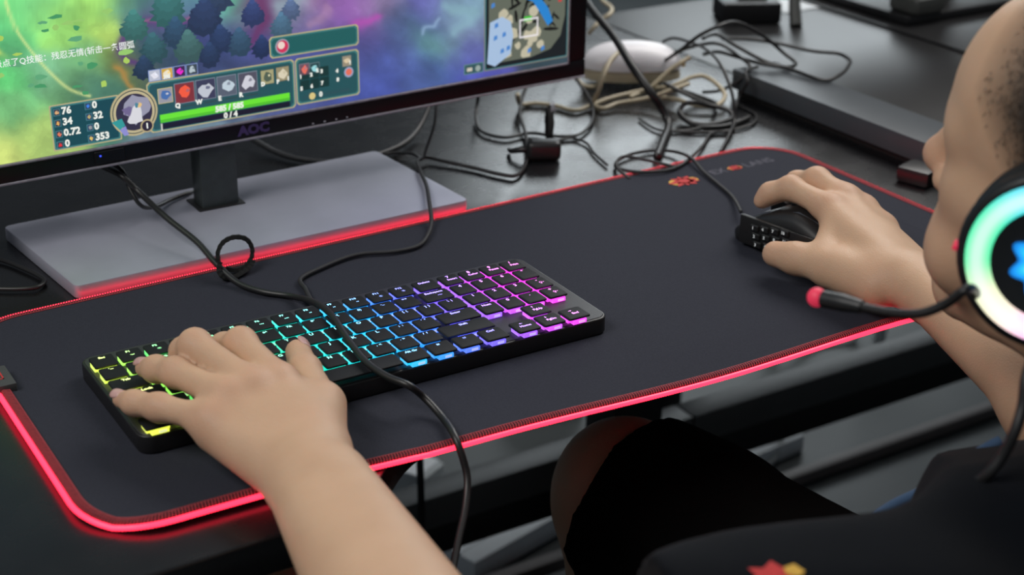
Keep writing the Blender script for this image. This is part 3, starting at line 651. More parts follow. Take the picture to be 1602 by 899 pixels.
def panel(u0, u1, z0, z1, c=0.0015, fill=(24, 72, 78), rim=(176, 168, 128), w=0.0011, mid=(60, 120, 122)):
    hud('screen_panel_rim', chamf(u0, u1, z0, z1, c), [tuple(range(8))], rim, .0004)
    hud('screen_panel', chamf(u0 + w, u1 - w, z0 + w, z1 - w, c), [tuple(range(8))], mid, .0005)
    hud('screen_panel', chamf(u0 + 2.2 * w, u1 - 2.2 * w, z0 + 2.2 * w, z1 - 2.2 * w, c), [tuple(range(8))], fill, .0006)
def disc2(u, z, r, n=24): return [(u + r * math.cos(2 * math.pi * i / n), z + r * math.sin(2 * math.pi * i / n)) for i in range(n)], [tuple(range(n))]
def word(t, size, u, z, col=(235, 238, 230), d=.0014, align='CENTER', bold=.00035):
    V2, F2 = text_mesh(t, size, align, bold); return hud('screen_lettering', [(u + v[0], z + v[1]) for v in V2], F2, col, d)
def icon(u, z, w, h, c1, c2, seed, rim=(120, 140, 140)):
    hud('screen_icon_rim', *rq(u - w / 2 - .0006, u + w / 2 + .0006, z - h / 2 - .0006, z + h / 2 + .0006), rim, .0008)
    hud('screen_icon', *rq(u - w / 2, u + w / 2, z - h / 2, z + h / 2), c1, .0010)
    r = random.Random(seed); n = 9; pts = [(u + w * r.uniform(.22, .46) * math.cos(2 * math.pi * i / n), z + h * r.uniform(.2, .46) * math.sin(2 * math.pi * i / n)) for i in range(n)]
    hud('screen_icon_mark', pts, [tuple(range(n))], c2, .0012)
    pts = [(u + w * (.12 + r.uniform(.02, .16) * math.cos(2 * math.pi * i / 5)), z + h * (.1 + r.uniform(.04, .16) * math.sin(2 * math.pi * i / 5))) for i in range(5)]
    hud('screen_icon_mark', pts, [tuple(range(5))], tuple(min(255, c + 50) for c in c1), .0013)
panel(-0.1578, -0.0990, 0.0918, 0.1310, .0008, (22, 70, 80))
for i, (a, b_) in enumerate((('76', '0'), ('34', '32'), ('0.72', '0'), ('0', '353'))):
    z = 0.1258 - i * 0.0093
    icon(-0.1520, z - .0012, .0044, .0050, (60, 60, 75), ((220, 170, 120), (230, 170, 90), (225, 120, 90), (225, 40, 50))[i], i, (70, 120, 130))
    icon(-0.1256, z - .0002, .0044, .0050, (50, 70, 100), ((60, 130, 230), (190, 170, 110), (150, 150, 150), (220, 190, 100))[i], i + 9, (70, 120, 130))
    word(a, .0082, -0.1482, z - .0008, align='LEFT'); word(b_, .0082, -0.1222, z, align='LEFT')
panel(-0.0740, 0.0640, 0.0925, 0.1372, .0022, (34, 82, 88)); panel(0.0648, 0.1292, 0.0940, 0.1371, .0022, (34, 82, 88)); panel(0.0410, 0.1297, 0.1405, 0.1600, .0022, (28, 92, 92))
for r, c in ((.0208, (185, 172, 132)), (.0190, (30, 60, 66)), (.0182, (190, 178, 140)), (.0160, (50, 46, 66))): hud('portrait_ring', *disc2(-0.0868, 0.1140, r, 40), c, .0012 + (.0208 - r) * .05)
rr = random.Random(5)
for i, (c, r) in enumerate((((150, 150, 170), .0140), ((215, 215, 220), .0095), ((110, 100, 140), .0055), ((225, 190, 130), .0026), ((70, 130, 150), .0024))):
    u, z = -0.0868 + rr.uniform(-.006, .006), 0.1140 + rr.uniform(-.006, .006)
    hud('portrait_blotch', [(u + r * rr.uniform(.5, 1.1) * math.cos(2 * math.pi * k / 11), z + r * rr.uniform(.5, 1.1) * math.sin(2 * math.pi * k / 11)) for k in range(11)], [tuple(range(11))], c, .0018 + i * .0001)
hud('level_badge', *disc2(-0.0770, 0.1005, .0058), (180, 165, 125), .0024); hud('level_badge', *disc2(-0.0770, 0.1005, .0046), (40, 34, 50), .0026); word('1', .0062, -0.0770, 0.1005, d=.0028)
hud('teal_badge', [(-0.1075, 0.1085), (-0.0985, 0.1105), (-0.0960, 0.1040), (-0.1010, 0.1010)], [(0, 1, 2, 3)], (50, 150, 150), .0024); hud('violet_badge', [(-0.1010, 0.1008), (-0.0958, 0.1036), (-0.0935, 0.0955), (-0.0975, 0.0950)], [(0, 1, 2, 3)], (140, 140, 205), .0024)
icon(-0.0580, 0.1236, .0122, .0122, (150, 150, 160), (70, 110, 170), 20, (195, 185, 130))
for u, c1, c2, sd in ((-0.0405, (125, 50, 55), (240, 90, 60), 21), (-0.0212, (55, 60, 85), (190, 195, 205), 22), (-0.0015, (85, 95, 110), (190, 205, 215), 23), (0.0185, (80, 80, 95), (205, 205, 215), 24)): icon(u, 0.1232, .0172, .0172, c1, c2, sd, (125, 135, 150))
for t, u in (('Q', -0.0478), ('W', -0.0283), ('E', -0.0090), ('R', 0.0110)): word(t, .0056, u, 0.1130)
for k in range(4):
    for j in range(6): hud('rank_dot', *rq(-0.043 + .0197 * k + .0019 * j, -0.0417 + .0197 * k + .0019 * j, .1112, .1119), (60, 55, 50), .0012)
icon(0.0372, 0.1250, .0122, .0125, (165, 160, 120), (80, 95, 80), 25, (60, 80, 80)); icon(0.0521, 0.1256, .0122, .0125, (150, 140, 110), (215, 205, 180), 26, (60, 80, 80)); word('D', .005, 0.0325, 0.1192); word('F', .005, 0.0470, 0.1192); word('1', .005, 0.0572, 0.1205)
hud('energy_bar', *rq(-0.0645, 0.0578, 0.1003, 0.1075), (105, 225, 50), .0012); hud('energy_bar_shade', *rq(-0.0645, 0.0578, 0.1003, 0.1030), (80, 190, 45), .0013); hud('lower_bar', *rq(-0.0645, 0.0578, 0.0945, 0.0995), (18, 22, 40), .0012)
hud('bar_end', *rq(-0.0645, -0.0630, .0935, .0998), (200, 200, 195), .0014); word('585 / 585', .0070, -0.0005, 0.1037, d=.0016); word('0 / 4', .0070, 0.0, 0.0968, d=.0016)
for i, (c1, c2) in enumerate((((185, 190, 205), (225, 225, 235)), ((205, 165, 70), (235, 225, 200)), ((60, 40, 80), (230, 40, 200)), ((60, 75, 85), (180, 195, 200)))): icon(-0.0660 + .0112 * i, 0.1425, .0096, .0088, c1, c2, 40 + i, (130, 150, 200))
word('390', .0040, -0.0555, 0.1396)
for i in range(3):
    for j in range(2): hud('item_slot', *rq(0.0690 + .0098 * i, 0.0782 + .0098 * i, 0.1170 - .0098 * j, 0.1262 - .0098 * j), (16, 52, 52), .0010)
icon(0.0736, 0.1262, .0090, .0098, (110, 80, 95), (225, 110, 95), 50, (120, 120, 130)); icon(0.0840, 0.1255, .0086, .0098, (35, 70, 75), (150, 210, 215), 51, (100, 120, 125))
for t, u, z in (('1', .0695, .1200), ('2', .0800, .1205), ('2', .0862, .1235), ('3', .0905, .1220), ('5', .0698, .1090), ('6', .0800, .1098), ('7', .0905, .1110), ('4', .1060, .1200), ('8', .1065, .1118), ('1', .1195, .1258)): word(t, .0046, u, z)
icon(0.1165, 0.1275, .0084, .0092, (150, 140, 120), (215, 195, 160), 52, (100, 110, 110)); hud('round_badge', *disc2(0.1180, 0.1170, .0048), (150, 160, 190), .0012); hud('round_badge', *disc2(0.1180, 0.1172, .0032), (225, 110, 90), .0014)
panel(0.0680, 0.1210, 0.0972, 0.1046, .0016, (50, 76, 84), (150, 150, 130), .0008, (70, 100, 104)); hud('coin', *disc2(0.0800, 0.1007, .0032), (215, 195, 130), .0016); word('0', .0062, 0.0885, 0.1010, d=.0018)
hud('round_badge', *disc2(0.0530, 0.1503, .0068), (150, 150, 165), .0012); hud('round_badge', *disc2(0.0532, 0.1503, .0055), (205, 50, 90), .0014); hud('round_badge', *disc2(0.0520, 0.1515, .0034), (235, 210, 200), .0016)
word('一级点了Q技能：残忍无情(斩击一条圆弧', .0068, -0.2045, 0.1712, (240, 245, 242), .0014, 'LEFT', .00004)
# leafy clumps in the middle of the picture
rl_ = random.Random(3)
TREES = [(-0.017, .1865, .020, (44, 62, 96)), (-0.0335, .1630, .017, (66, 104, 104)), (0.0134, .1600, .015, (52, 82, 108)), (0.0535, .1690, .014, (72, 106, 132)), (-0.0646, .1657, .016, (52, 92, 100)), (-0.0493, .1979, .020, (58, 112, 112)),
         (-0.004, .1650, .015, (42, 62, 98)), (-0.0794, .1868, .016, (62, 116, 112)), (-0.0438, .1765, .016, (48, 78, 104)), (0.0342, .1530, .012, (38, 56, 96)), (0.0271, .1835, .014, (50, 66, 112)), (-0.0744, .1507, .012, (40, 62, 88)), (-0.015, .1530, .013, (40, 60, 92)), (-0.005, .205, .02, (52, 72, 104)), (0.0635, .1820, .012, (84, 104, 140))]
for k, (cx, cz, r, c) in enumerate(TREES):
    for lv in range(5):
        pts = []; n = 22; rad = r * (1 - lv * .19); zc = cz - r * .25 + lv * r * .24; f = (.84, .92, 1.0, 1.08, 1.2)[lv]
        for i in range(n):
            a = 2 * math.pi * i / n; q = rad * (1.0 if i % 2 == 0 else rl_.uniform(.72, .86)) * rl_.uniform(.84, 1.10); pts.append((cx + q * .92 * math.cos(a), zc + q * .72 * math.sin(a)))
        hud('foliage_clump', pts, [tuple(range(n))], tuple(min(255, int(v * f)) for v in c), .00022 + .00002 * lv + .0000015 * k)
for k in range(26):
    u, z = rl_.uniform(-.195, -.085), rl_.uniform(.125, .215); w, h = rl_.uniform(.002, .007), rl_.uniform(.001, .003); c = rl_.choice([(70, 150, 100), (150, 200, 110), (95, 165, 120), (170, 205, 95)])
    hud('ground_tuft', [(u + w * rl_.uniform(.6, 1.2) * math.cos(t), z + h * rl_.uniform(.5, 1.3) * math.sin(t)) for t in np.linspace(0, 6.283, 9)[:-1]], [tuple(range(8))], c, .00022)
# small map in the corner of the picture
panel(0.2655, 0.3652, 0.0945, 0.1950, .0006, (22, 30, 34), (130, 122, 108), .0009, (60, 120, 128))
def mp(u, z): return (0.2655 + u * .0997, 0.0960 + z * .0997)
def blob(name, pts, c, d): hud(name, [mp(*p) for p in pts], [tuple(range(len(pts)))], c, d)
blob('map_ground', [(.05, .05), (.55, .05), (.78, .10), (.90, .22), (.95, .42), (.95, .97), (.05, .97)], (98, 104, 92), .0010)
rm = random.Random(8)
for i in range(34):
    u, z = rm.uniform(.22, .86), rm.uniform(.28, .96); a = rm.uniform(0, 3.14); w, l = rm.uniform(.012, .02), rm.uniform(.05, .10)
    pts = [(u + l * math.cos(t) * math.cos(a) - w * math.sin(t) * math.sin(a), z + l * math.cos(t) * math.sin(a) + w * math.sin(t) * math.cos(a)) for t in np.linspace(0, 6.283, 9)[:-1]]; blob('map_thicket', pts, (24, 26, 24), .0012)
for i in range(14):
    u, z = rm.uniform(.10, .70), rm.uniform(.10, .62); w = rm.uniform(.03, .07); blob('map_path', [(u + w * rm.uniform(.7, 1.2) * math.cos(t), z + w * rm.uniform(.7, 1.2) * math.sin(t)) for t in np.linspace(0, 6.283, 10)[:-1]], (190, 184, 160), .0013)
blob('map_river', [(.20, .99), (.34, .95), (.42, .84), (.46, .80), (.42, .76), (.30, .86), (.16, .93)], (40, 130, 205), .0014); blob('map_river', [(.50, .72), (.62, .66), (.74, .52), (.80, .38), (.74, .34), (.66, .46), (.56, .60), (.47, .64)], (40, 130, 205), .0014)
blob('map_base', [(.03, .06), (.12, .02), (.30, .12), (.33, .30), (.30, .44), (.20, .50), (.06, .46)], (165, 190, 220), .0015)
for u, z in ((.12, .30), (.20, .16), (.27, .18), (.22, .32), (.13, .42), (.52, .12), (.68, .12), (.09, .62)): blob('map_mark', [(u - .02, z - .025), (u + .025, z - .01), (u + .02, z + .03), (u - .015, z + .02)], (70, 130, 200), .0017)
for u, z in ((.22, .72), (.68, .74), (.50, .44)): blob('map_mark', [(u - .045, z - .02), (u + .045, z - .02), (u + .045, z + .025), (u - .045, z + .025)], (60, 200, 50), .0017)
for u, z in ((.58, .84), (.86, .88), (.88, .58)): blob('map_mark', [(u - .02, z - .02), (u + .02, z - .02), (u + .02, z + .03), (u - .02, z + .03)], (200, 60, 60), .0017)
for a in ((.40, .62, .26, .275), (.40, .62, .43, .445), (.40, .413, .26, .445), (.607, .62, .26, .445)): blob('map_view_frame', [(a[0], a[2]), (a[1], a[2]), (a[1], a[3]), (a[0], a[3])], (235, 230, 235), .0019)
panel(0.2425, 0.2648, 0.0945, 0.1045, .0004, (52, 84, 90), (110, 130, 130), .0005); hud('tab_mark', *rq(.2455, .2515, .0975, .1010), (200, 195, 180), .0012); hud('tab_mark', *disc2(.2580, .0992, .0030), (150, 165, 160), .0012)

CABLE = {}
CABLE['headset'] = [(0.095, 0.352, 0.1), (0.1, 0.332, 0.066), (0.107, 0.3, 0.058), (0.1141, 0.264, 0.0575), (0.1241, 0.2568, 0.045), (0.1325, 0.2119, 0.034), (0.1434, 0.1687, 0.024), (0.1467, 0.139, 0.016), (0.1536, 0.1114, 0.008), (0.1642, 0.0871, 0.0072), (0.1802, 0.0674, 0.0074), (0.1815, 0.0275, 0.018), (0.1742, -0.0207, 0.0285), (0.1668, -0.0647, 0.028), (0.1623, -0.1039, 0.028), (0.1657, -0.1291, 0.0275), (0.1728, -0.1451, 0.0265), (0.1829, -0.1463, 0.016), (0.1868, -0.164, 0.0085), (0.1801, -0.1967, 0.0078), (0.1813, -0.208, -0.012), (0.1783, -0.214, -0.0201), (0.1706, -0.224, -0.0293), (0.1594, -0.236, -0.0384), (0.1471, -0.25, -0.0479), (0.1338, -0.266, -0.0576), (0.1185, -0.285, -0.0711)]
CABLE['kbcable'] = [(0.1874, 0.0329, 0.009), (0.19, 0.0504, 0.008), (0.1964, 0.0751, 0.0068), (0.2007, 0.0945, 0.0068), (0.2235, 0.1067, 0.0068), (0.2639, 0.1175, 0.0068), (0.295, 0.1075, 0.0068), (0.3174, 0.1091, 0.0068), (0.3355, 0.1252, 0.008), (0.3507, 0.1469, 0.01), (0.3594, 0.166, 0.017), (0.381, 0.2116, 0.0165), (0.4007, 0.2628, 0.0145), (0.4198, 0.2983, 0.008), (0.4345, 0.3083, 0.005), (0.4434, 0.2956, 0.004), (0.4618, 0.2646, 0.003), (0.4741, 0.2365, 0.003), (0.4842, 0.2245, 0.003), (0.5062, 0.2412, 0.003), (0.5332, 0.2795, 0.004), (0.5606, 0.327, 0.006), (0.5835, 0.374, 0.008), (0.6137, 0.4161, 0.012), (0.6301, 0.432, 0.02)]
CABLE['thin'] = [(0.3463, 0.3255, 0.008), (0.3831, 0.3368, 0.004), (0.4124, 0.3398, 0.004), (0.426, 0.3232, 0.006), (0.4222, 0.2947, 0.01), (0.4314, 0.3024, 0.018), (0.45, 0.32, 0.035), (0.4617, 0.338, 0.055), (0.468, 0.356, 0.09)]
CABLE['thick'] = [(0.2992, 0.4346, 0.012), (0.3101, 0.3963, 0.006), (0.3243, 0.3667, 0.0045), (0.3535, 0.3407, 0.004), (0.3864, 0.3392, 0.004), (0.4299, 0.3524, 0.006), (0.4642, 0.3803, 0.01), (0.488, 0.4, 0.025)]
CABLE['behind'] = [(0.2202, 0.3233, 0.004), (0.2445, 0.3329, 0.004), (0.2659, 0.3407, 0.004), (0.2906, 0.3368, 0.004), (0.3156, 0.3328, 0.004), (0.3385, 0.3238, 0.004)]
CABLE['loop'] = [(0.1, 0.35, 0.085), (0.108, 0.325, 0.062), (0.1183, 0.2743, 0.058), (0.1194, 0.2613, 0.045), (0.1243, 0.254, 0.033), (0.141, 0.27, 0.022), (0.1661, 0.2953, 0.016), (0.1861, 0.307, 0.0145), (0.2099, 0.3289, 0.006)]
CABLE['left'] = [(-0.0116, 0.2846, 0.003), (0.0047, 0.2657, 0.003), (0.016, 0.239, 0.003), (0.0234, 0.215, 0.003), (0.024, 0.2028, 0.003), (0.0155, 0.1946, 0.003), (-0.0001, 0.1993, 0.003), (-0.028, 0.2184, 0.003)]
CABLE['power'] = [(0.7427, 0.5032, 0.1), (0.7196, 0.4411, 0.09), (0.7072, 0.38, 0.075), (0.6904, 0.3195, 0.058), (0.6963, 0.2913, 0.035), (0.708, 0.2875, 0.018), (0.7098, 0.2787, 0.006), (0.6632, 0.2262, 0.0045), (0.6352, 0.1971, 0.0045)]
CABLE['mouse'] = [(0.5954, 0.0187, 0.014), (0.6251, 0.0672, 0.007), (0.6349, 0.0984, 0.0065), (0.644, 0.1345, 0.007), (0.6536, 0.1652, 0.009), (0.6596, 0.2009, 0.0045), (0.6478, 0.2172, 0.003), (0.6195, 0.2199, 0.003), (0.5923, 0.2069, 0.003), (0.581, 0.1877, 0.005), (0.5891, 0.164, 0.007), (0.6128, 0.1546, 0.007), (0.6333, 0.1591, 0.0065), (0.6591, 0.1741, 0.006), (0.7, 0.2056, 0.003), (0.7349, 0.233, 0.003), (0.7528, 0.2276, 0.003), (0.7692, 0.2404, 0.003), (0.8036, 0.2819, 0.006), (0.8259, 0.3011, 0.012), (0.8244, 0.2891, 0.03), (0.8329, 0.3034, 0.036), (0.8625, 0.3179, 0.034)]
CABLE['mouse_b'] = [(0.5744, 0.1592, 0.004), (0.583, 0.1939, 0.006), (0.5999, 0.2059, 0.008), (0.6135, 0.1871, 0.008), (0.6291, 0.1557, 0.007)]
CABLE['tail'] = [(0.7029, 0.1811, 0.003), (0.7264, 0.2021, 0.003), (0.7481, 0.2209, 0.005), (0.7731, 0.2456, 0.008), (0.7771, 0.2562, 0.03), (0.7877, 0.2879, 0.05), (0.8066, 0.3356, 0.055), (0.8243, 0.3927, 0.05), (0.8267, 0.4318, 0.045), (0.8188, 0.4381, 0.04)]
CABLE['loopA'] = [(0.7325, 0.2902, 0.012), (0.729, 0.2784, 0.008), (0.731, 0.2651, 0.005), (0.742, 0.2549, 0.004), (0.7629, 0.253, 0.004), (0.7836, 0.2614, 0.004), (0.7864, 0.274, 0.008), (0.7713, 0.2864, 0.012), (0.7441, 0.2857, 0.02), (0.7379, 0.2908, 0.016), (0.7336, 0.2901, 0.009), (0.7324, 0.2746, 0.0035), (0.7362, 0.2518, 0.003), (0.7639, 0.2434, 0.003), (0.8014, 0.2549, 0.003)]
CABLE['arch'] = [(0.7958, 0.4015, 0.03), (0.7948, 0.372, 0.05), (0.8054, 0.3526, 0.07), (0.8203, 0.3418, 0.08), (0.8496, 0.3478, 0.08), (0.874, 0.3459, 0.07), (0.8963, 0.3406, 0.055), (0.9134, 0.3343, 0.04), (0.9155, 0.3138, 0.032), (0.8883, 0.3033, 0.034), (0.8696, 0.3266, 0.036), (0.8643, 0.3599, 0.036), (0.8583, 0.3849, 0.036), (0.851, 0.4012, 0.03)]
CABLE['arch2'] = [(0.8238, 0.3695, 0.06), (0.8604, 0.3896, 0.055), (0.86, 0.3538, 0.05), (0.8782, 0.3237, 0.037), (0.8898, 0.2878, 0.034), (0.895, 0.2431, 0.033), (0.9198, 0.2478, 0.034), (0.9514, 0.2677, 0.034), (0.9734, 0.2882, 0.034), (0.9811, 0.3147, 0.034), (0.9575, 0.3323, 0.036), (0.9324, 0.3711, 0.04), (0.9035, 0.3855, 0.045), (0.867, 0.3879, 0.05)]
CABLE['left_strand'] = [(0.5542, 0.4094, 0.03), (0.5521, 0.4111, 0.012), (0.5388, 0.3898, 0.005), (0.5255, 0.3526, 0.003), (0.5366, 0.3272, 0.003), (0.5673, 0.3263, 0.003), (0.5848, 0.3044, 0.003), (0.6032, 0.2962, 0.003), (0.6254, 0.3077, 0.003), (0.6485, 0.3308, 0.004), (0.6754, 0.3742, 0.008), (0.6818, 0.4083, 0.02), (0.6874, 0.4327, 0.03)]
CABLE['low'] = [(0.5777, 0.2936, 0.0025), (0.5966, 0.2922, 0.0025), (0.6012, 0.2754, 0.0025), (0.5896, 0.241, 0.0025), (0.5811, 0.2063, 0.0025)]
CABLE['low2'] = [(0.6961, 0.3115, 0.0025), (0.6907, 0.2697, 0.0025), (0.7069, 0.2556, 0.0025), (0.7329, 0.253, 0.0025), (0.7613, 0.2617, 0.0025)]
CABLE['cream1'] = [(0.7383, 0.4123, 0.045), (0.7105, 0.3889, 0.045), (0.6908, 0.3734, 0.035), (0.6818, 0.3693, 0.02), (0.6781, 0.373, 0.005), (0.678, 0.3554, 0.004), (0.6995, 0.3571, 0.006), (0.7159, 0.3512, 0.008), (0.7349, 0.3419, 0.012), (0.753, 0.3317, 0.02), (0.7803, 0.3364, 0.022)]
CABLE['cream2'] = [(0.698, 0.4456, 0.02), (0.6984, 0.4326, 0.012), (0.7011, 0.4235, 0.008), (0.7091, 0.416, 0.008), (0.7024, 0.3967, 0.02), (0.7119, 0.3989, 0.035), (0.7318, 0.4057, 0.046)]
CABLE['cream3'] = [(0.5975, 0.4009, 0.02), (0.6094, 0.413, 0.004), (0.6277, 0.409, 0.003), (0.641, 0.3907, 0.003), (0.6504, 0.3668, 0.003), (0.6735, 0.3712, 0.004), (0.6992, 0.3763, 0.006), (0.7295, 0.3763, 0.008), (0.7518, 0.371, 0.012), (0.7816, 0.3706, 0.03), (0.8066, 0.37, 0.04)]
CABLE['cream4'] = [(0.725, 0.3698, 0.006), (0.7575, 0.3725, 0.01), (0.7659, 0.3486, 0.018), (0.778, 0.3462, 0.022), (0.7987, 0.3545, 0.022), (0.8181, 0.3571, 0.02), (0.8196, 0.3343, 0.016), (0.8123, 0.3108, 0.01), (0.7897, 0.2978, 0.006), (0.7725, 0.3076, 0.006), (0.7618, 0.3306, 0.008), (0.749, 0.3487, 0.008)]
CABLE['cream5'] = [(0.8749, 0.6535, 0.05), (0.8481, 0.6017, 0.05), (0.8365, 0.5669, 0.05), (0.813, 0.5401, 0.05), (0.8045, 0.5425, 0.045), (0.7892, 0.5348, 0.04), (0.7885, 0.5443, 0.03)]
# ------------------------------------------------------------------ cables
cable('headset_cable', CABLE['headset'], 0.0026, M['cable'], sides=10, label='thick black headset cable crossing the keyboard and hanging over the pad edge')
cable('keyboard_cable', CABLE['kbcable'], 0.0019, M['braid'], label='black cable running from the back of the keyboard over the silver base')
cable('display_cable', CABLE['thin'], 0.0016, M['grey_cable'], label='thin dark cable dropping behind the right half of the large screen')
cable('display_cable', CABLE['thick'], 0.0029, M['grey_cable'], label='thick dark grey cable curving on the desk behind the silver base')
cable('display_cable', CABLE['behind'], 0.0021, M['grey_cable'], label='short dark cable just behind the monitor neck')
cable('display_cable', CABLE['loop'], 0.0019, M['cable'], label='thin black cable looping onto the silver base left of the neck')
cable('desk_cable', CABLE['left'], 0.0019, M['cable'], label='black cable doubled back on the desk left of the silver base')
cable('power_cable', CABLE['power'], 0.0043, M['cable'], sides=10, label='thick black power cable slanting down in front of the white mouse')
mc = cable('mouse_cable', CABLE['mouse'], 0.0017, M['braid'], label='black mouse cable coiled in one ring on the back edge of the pad')
cable('mouse_cable', CABLE['mouse_b'], 0.0016, M['braid'], label='short black cord crossing inside the coiled ring by the red emblem')
cable('loose_cable', CABLE['tail'], 0.0018, M['cable'], label='black cable arching up from the pad edge beside the white mouse')
cable('loose_cable', CABLE['loopA'], 0.0026, M['cable'], label='black cable lying in round loops between white mouse and grey rail')
cable('loose_cable', CABLE['arch'], 0.0022, M['cable'], label='black cable standing in a tall arch at the far end of the rail')
cable('loose_cable', CABLE['arch2'], 0.0022, M['cable'], label='black cable making a long flat loop out over the neighbouring desk')
cable('loose_cable', CABLE['left_strand'], 0.0018, M['cable'], label='black cable swinging in a wide curve below the right screen corner')
cable('loose_cable', CABLE['low'], 0.0014, M['cable'], label='thin black cord lying flat behind the black plug')
cable('loose_cable', CABLE['low2'], 0.0014, M['cable'], label='thin black cord lying flat beneath the cable loops')
for k, lb in (('cream1', 'cream cable draped over the left shoulder of the white mouse'), ('cream2', 'cream cable looping beside the screen corner under the white mouse'), ('cream3', 'cream cable running from under the screen across and up behind the white mouse'),
              ('cream4', 'cream cable curling in a wide hook right of the white mouse'), ('cream5', 'cream cable bent behind the right side of the screen at the top')):
    cable('cream_cable', CABLE[k], 0.0026, M['cream'], label=lb, group='cream cables')
cable('loose_cable', [(.742, .330, .030), (.757, .300, .020), (.775, .290, .012), (.792, .300, .006), (.800, .318, .004), (.790, .338, .008), (.770, .345, .016), (.752, .335, .022)], .0022, M['cable'], label='black cable ring resting against the hook of the cream cable')
cable('loose_cable', [(.700, .262, .0022), (.722, .243, .0022), (.752, .232, .0022), (.790, .236, .0022), (.815, .262, .0022), (.818, .30, .0022)], .0015, M['cable'], label='thin black cord in a flat curve beside the rail on the bare desk')
cable('loose_cable', [(.815, .415, .032), (.832, .392, .045), (.848, .372, .050), (.858, .345, .040), (.852, .318, .034), (.842, .322, .022), (.825, .335, .008), (.812, .350, .004)], .0020, M['cable'], label='black cable bent over the far end of the rail')
# hook and loop tie round the headset cable
vt = thing('cable_tie', (0.15, 0.135, 0.012), 'fuzzy black hook and loop tie standing as a ring on the headset cable', 'cable tie')
def band(path, wdir, w, th):
    P = np.asarray(path); n = len(P); wd = np.array(wdir, float); wd /= np.linalg.norm(wd); T = np.gradient(P, axis=0); T /= np.linalg.norm(T, axis=1)[:, None]; V = []
    for i in range(n):
        nn = np.cross(T[i], wd); nn /= np.linalg.norm(nn); f = 1 + .10 * math.sin(i * 1.7)
        for a, c in ((-1, -1), (1, -1), (1, 1), (-1, 1)): V.append(P[i] + wd * a * w / 2 * f + nn * c * th / 2 * f)
    F = [(i * 4 + k, i * 4 + (k + 1) % 4, i * 4 + 4 + (k + 1) % 4, i * 4 + 4 + k) for i in range(n - 1) for k in range(4)] + [(3, 2, 1, 0), tuple((n - 1) * 4 + k for k in range(4))]
    return V, F
TIE = [(0.1490, 0.1385, 0.0150), (0.1500, 0.1420, 0.0240), (0.1560, 0.1440, 0.0310), (0.1655, 0.1440, 0.0335), (0.1755, 0.1430, 0.0300), (0.1795, 0.1415, 0.0215), (0.1770, 0.1395, 0.0130), (0.1700, 0.1375, 0.0085), (0.1610, 0.1360, 0.0085), (0.1530, 0.1340, 0.0125)]
V, F = band(catmull(TIE, 8), (-.35, -.85, .25), 0.0070, 0.0034); obj('tie_loop', V, F, M['velcro'], vt, True, 50)
TIE2 = [(0.1480, 0.1330, 0.0190), (0.1455, 0.1300, 0.0130), (0.1490, 0.1270, 0.0075), (0.1570, 0.1280, 0.0062), (0.1660, 0.1310, 0.0070), (0.1745, 0.1345, 0.0095), (0.1780, 0.1370, 0.0130)]
V, F = band(catmull(TIE2, 8), (-.2, -.8, .45), 0.0070, 0.0036); obj('tie_tail', V, F, M['velcro'], vt, True, 50)
# rolled strap and plug right of the screen corner
rs = thing('cable_strap', (0.585, 0.315, 0.0), 'rolled black strap with a painted pale highlight lying under the right screen corner', 'strap')
ring = [(0.583 + 0.012 * math.sin(a) * .45, 0.315 + 0.010 * math.sin(a), 0.0165 + 0.0155 * math.cos(a)) for a in np.linspace(0.25, 6.1, 22)]
V, F = band(ring, (.80, .55, 0), 0.016, 0.0022); obj('strap_roll', V, F, M['velcro'], rs, True, 50)
glint_arc = [(0.5885 + 0.0125 * math.sin(a) * .45, 0.319 + 0.0105 * math.sin(a), 0.0168 + 0.0172 * math.cos(a)) for a in np.linspace(-1.0, 0.6, 8)]
V, F = band(glint_arc, (.80, .55, 0), 0.011, 0.0012); obj('strap_highlight', V, F, mat('pale_grey_highlight', (0.20, 0.20, 0.23), 0.5, var=.15), rs, True, 50)  # grey band paints a highlight onto the black roll
pg = thing('power_plug', (0.540, 0.258, 0.0), 'black power plug lying on the desk below the rolled strap', 'plug')
b = MB(); b.box(0.523, 0.557, 0.249, 0.268, 0.0004, 0.020, 0.006, 3, Matrix.Rotation(-0.5, 3, 'Z')); b.out('plug_body', M['cable'], pg, True, 40)
V, F = tube([(0.530, 0.266, 0.010), (0.522, 0.272, 0.009), (0.515, 0.280, 0.006), (0.520, 0.292, 0.003)], [.0042, .0036, .0026, .0022], 8); obj('strain_relief', V, F, M['cable'], pg, True)

# ------------------------------------------------------------------ white mouse with its cream lower shell
wm = thing('computer_mouse', (0.775, 0.437, 0.0), 'white rounded computer mouse lying on its own bundled cream cable', 'mouse')
def dome(cx, cy, rz, a, b_, h, z0, pw=2.4, n=36, m=8, fl=0.25):
    V, F = [], []; c, s = math.cos(rz), math.sin(rz)
    for i in range(m + 1):
        r = math.cos(i / m * math.pi / 2) ** .8 if i < m else 0; z = z0 + h * math.sin(i / m * math.pi / 2)
        for k in range(n):
            t = 2 * math.pi * k / n; x = a * abs(math.cos(t)) ** (2 / pw) * math.copysign(1, math.cos(t)) * r; y = b_ * abs(math.sin(t)) ** (2 / pw) * math.copysign(1, math.sin(t)) * r
            V.append((cx + c * x - s * y, cy + s * x + c * y, z))
    for i in range(m):
        for k in range(n): l = (k + 1) % n; F.append((i * n + k, i * n + l, i * n + n + l, i * n + n + k))
    F.append(tuple(range(n - 1, -1, -1))); return V, F
V, F = dome(0.775, 0.437, -0.50, 0.0585, 0.033, 0.027, 0.0195); obj('top_shell', V, F, M['white'], wm, True, 60)
V, F = dome(0.775, 0.437, -0.50, 0.0575, 0.0335, 0.030, 0.0072); obj('lower_shell', V, F, M['cream'], wm, True, 60)
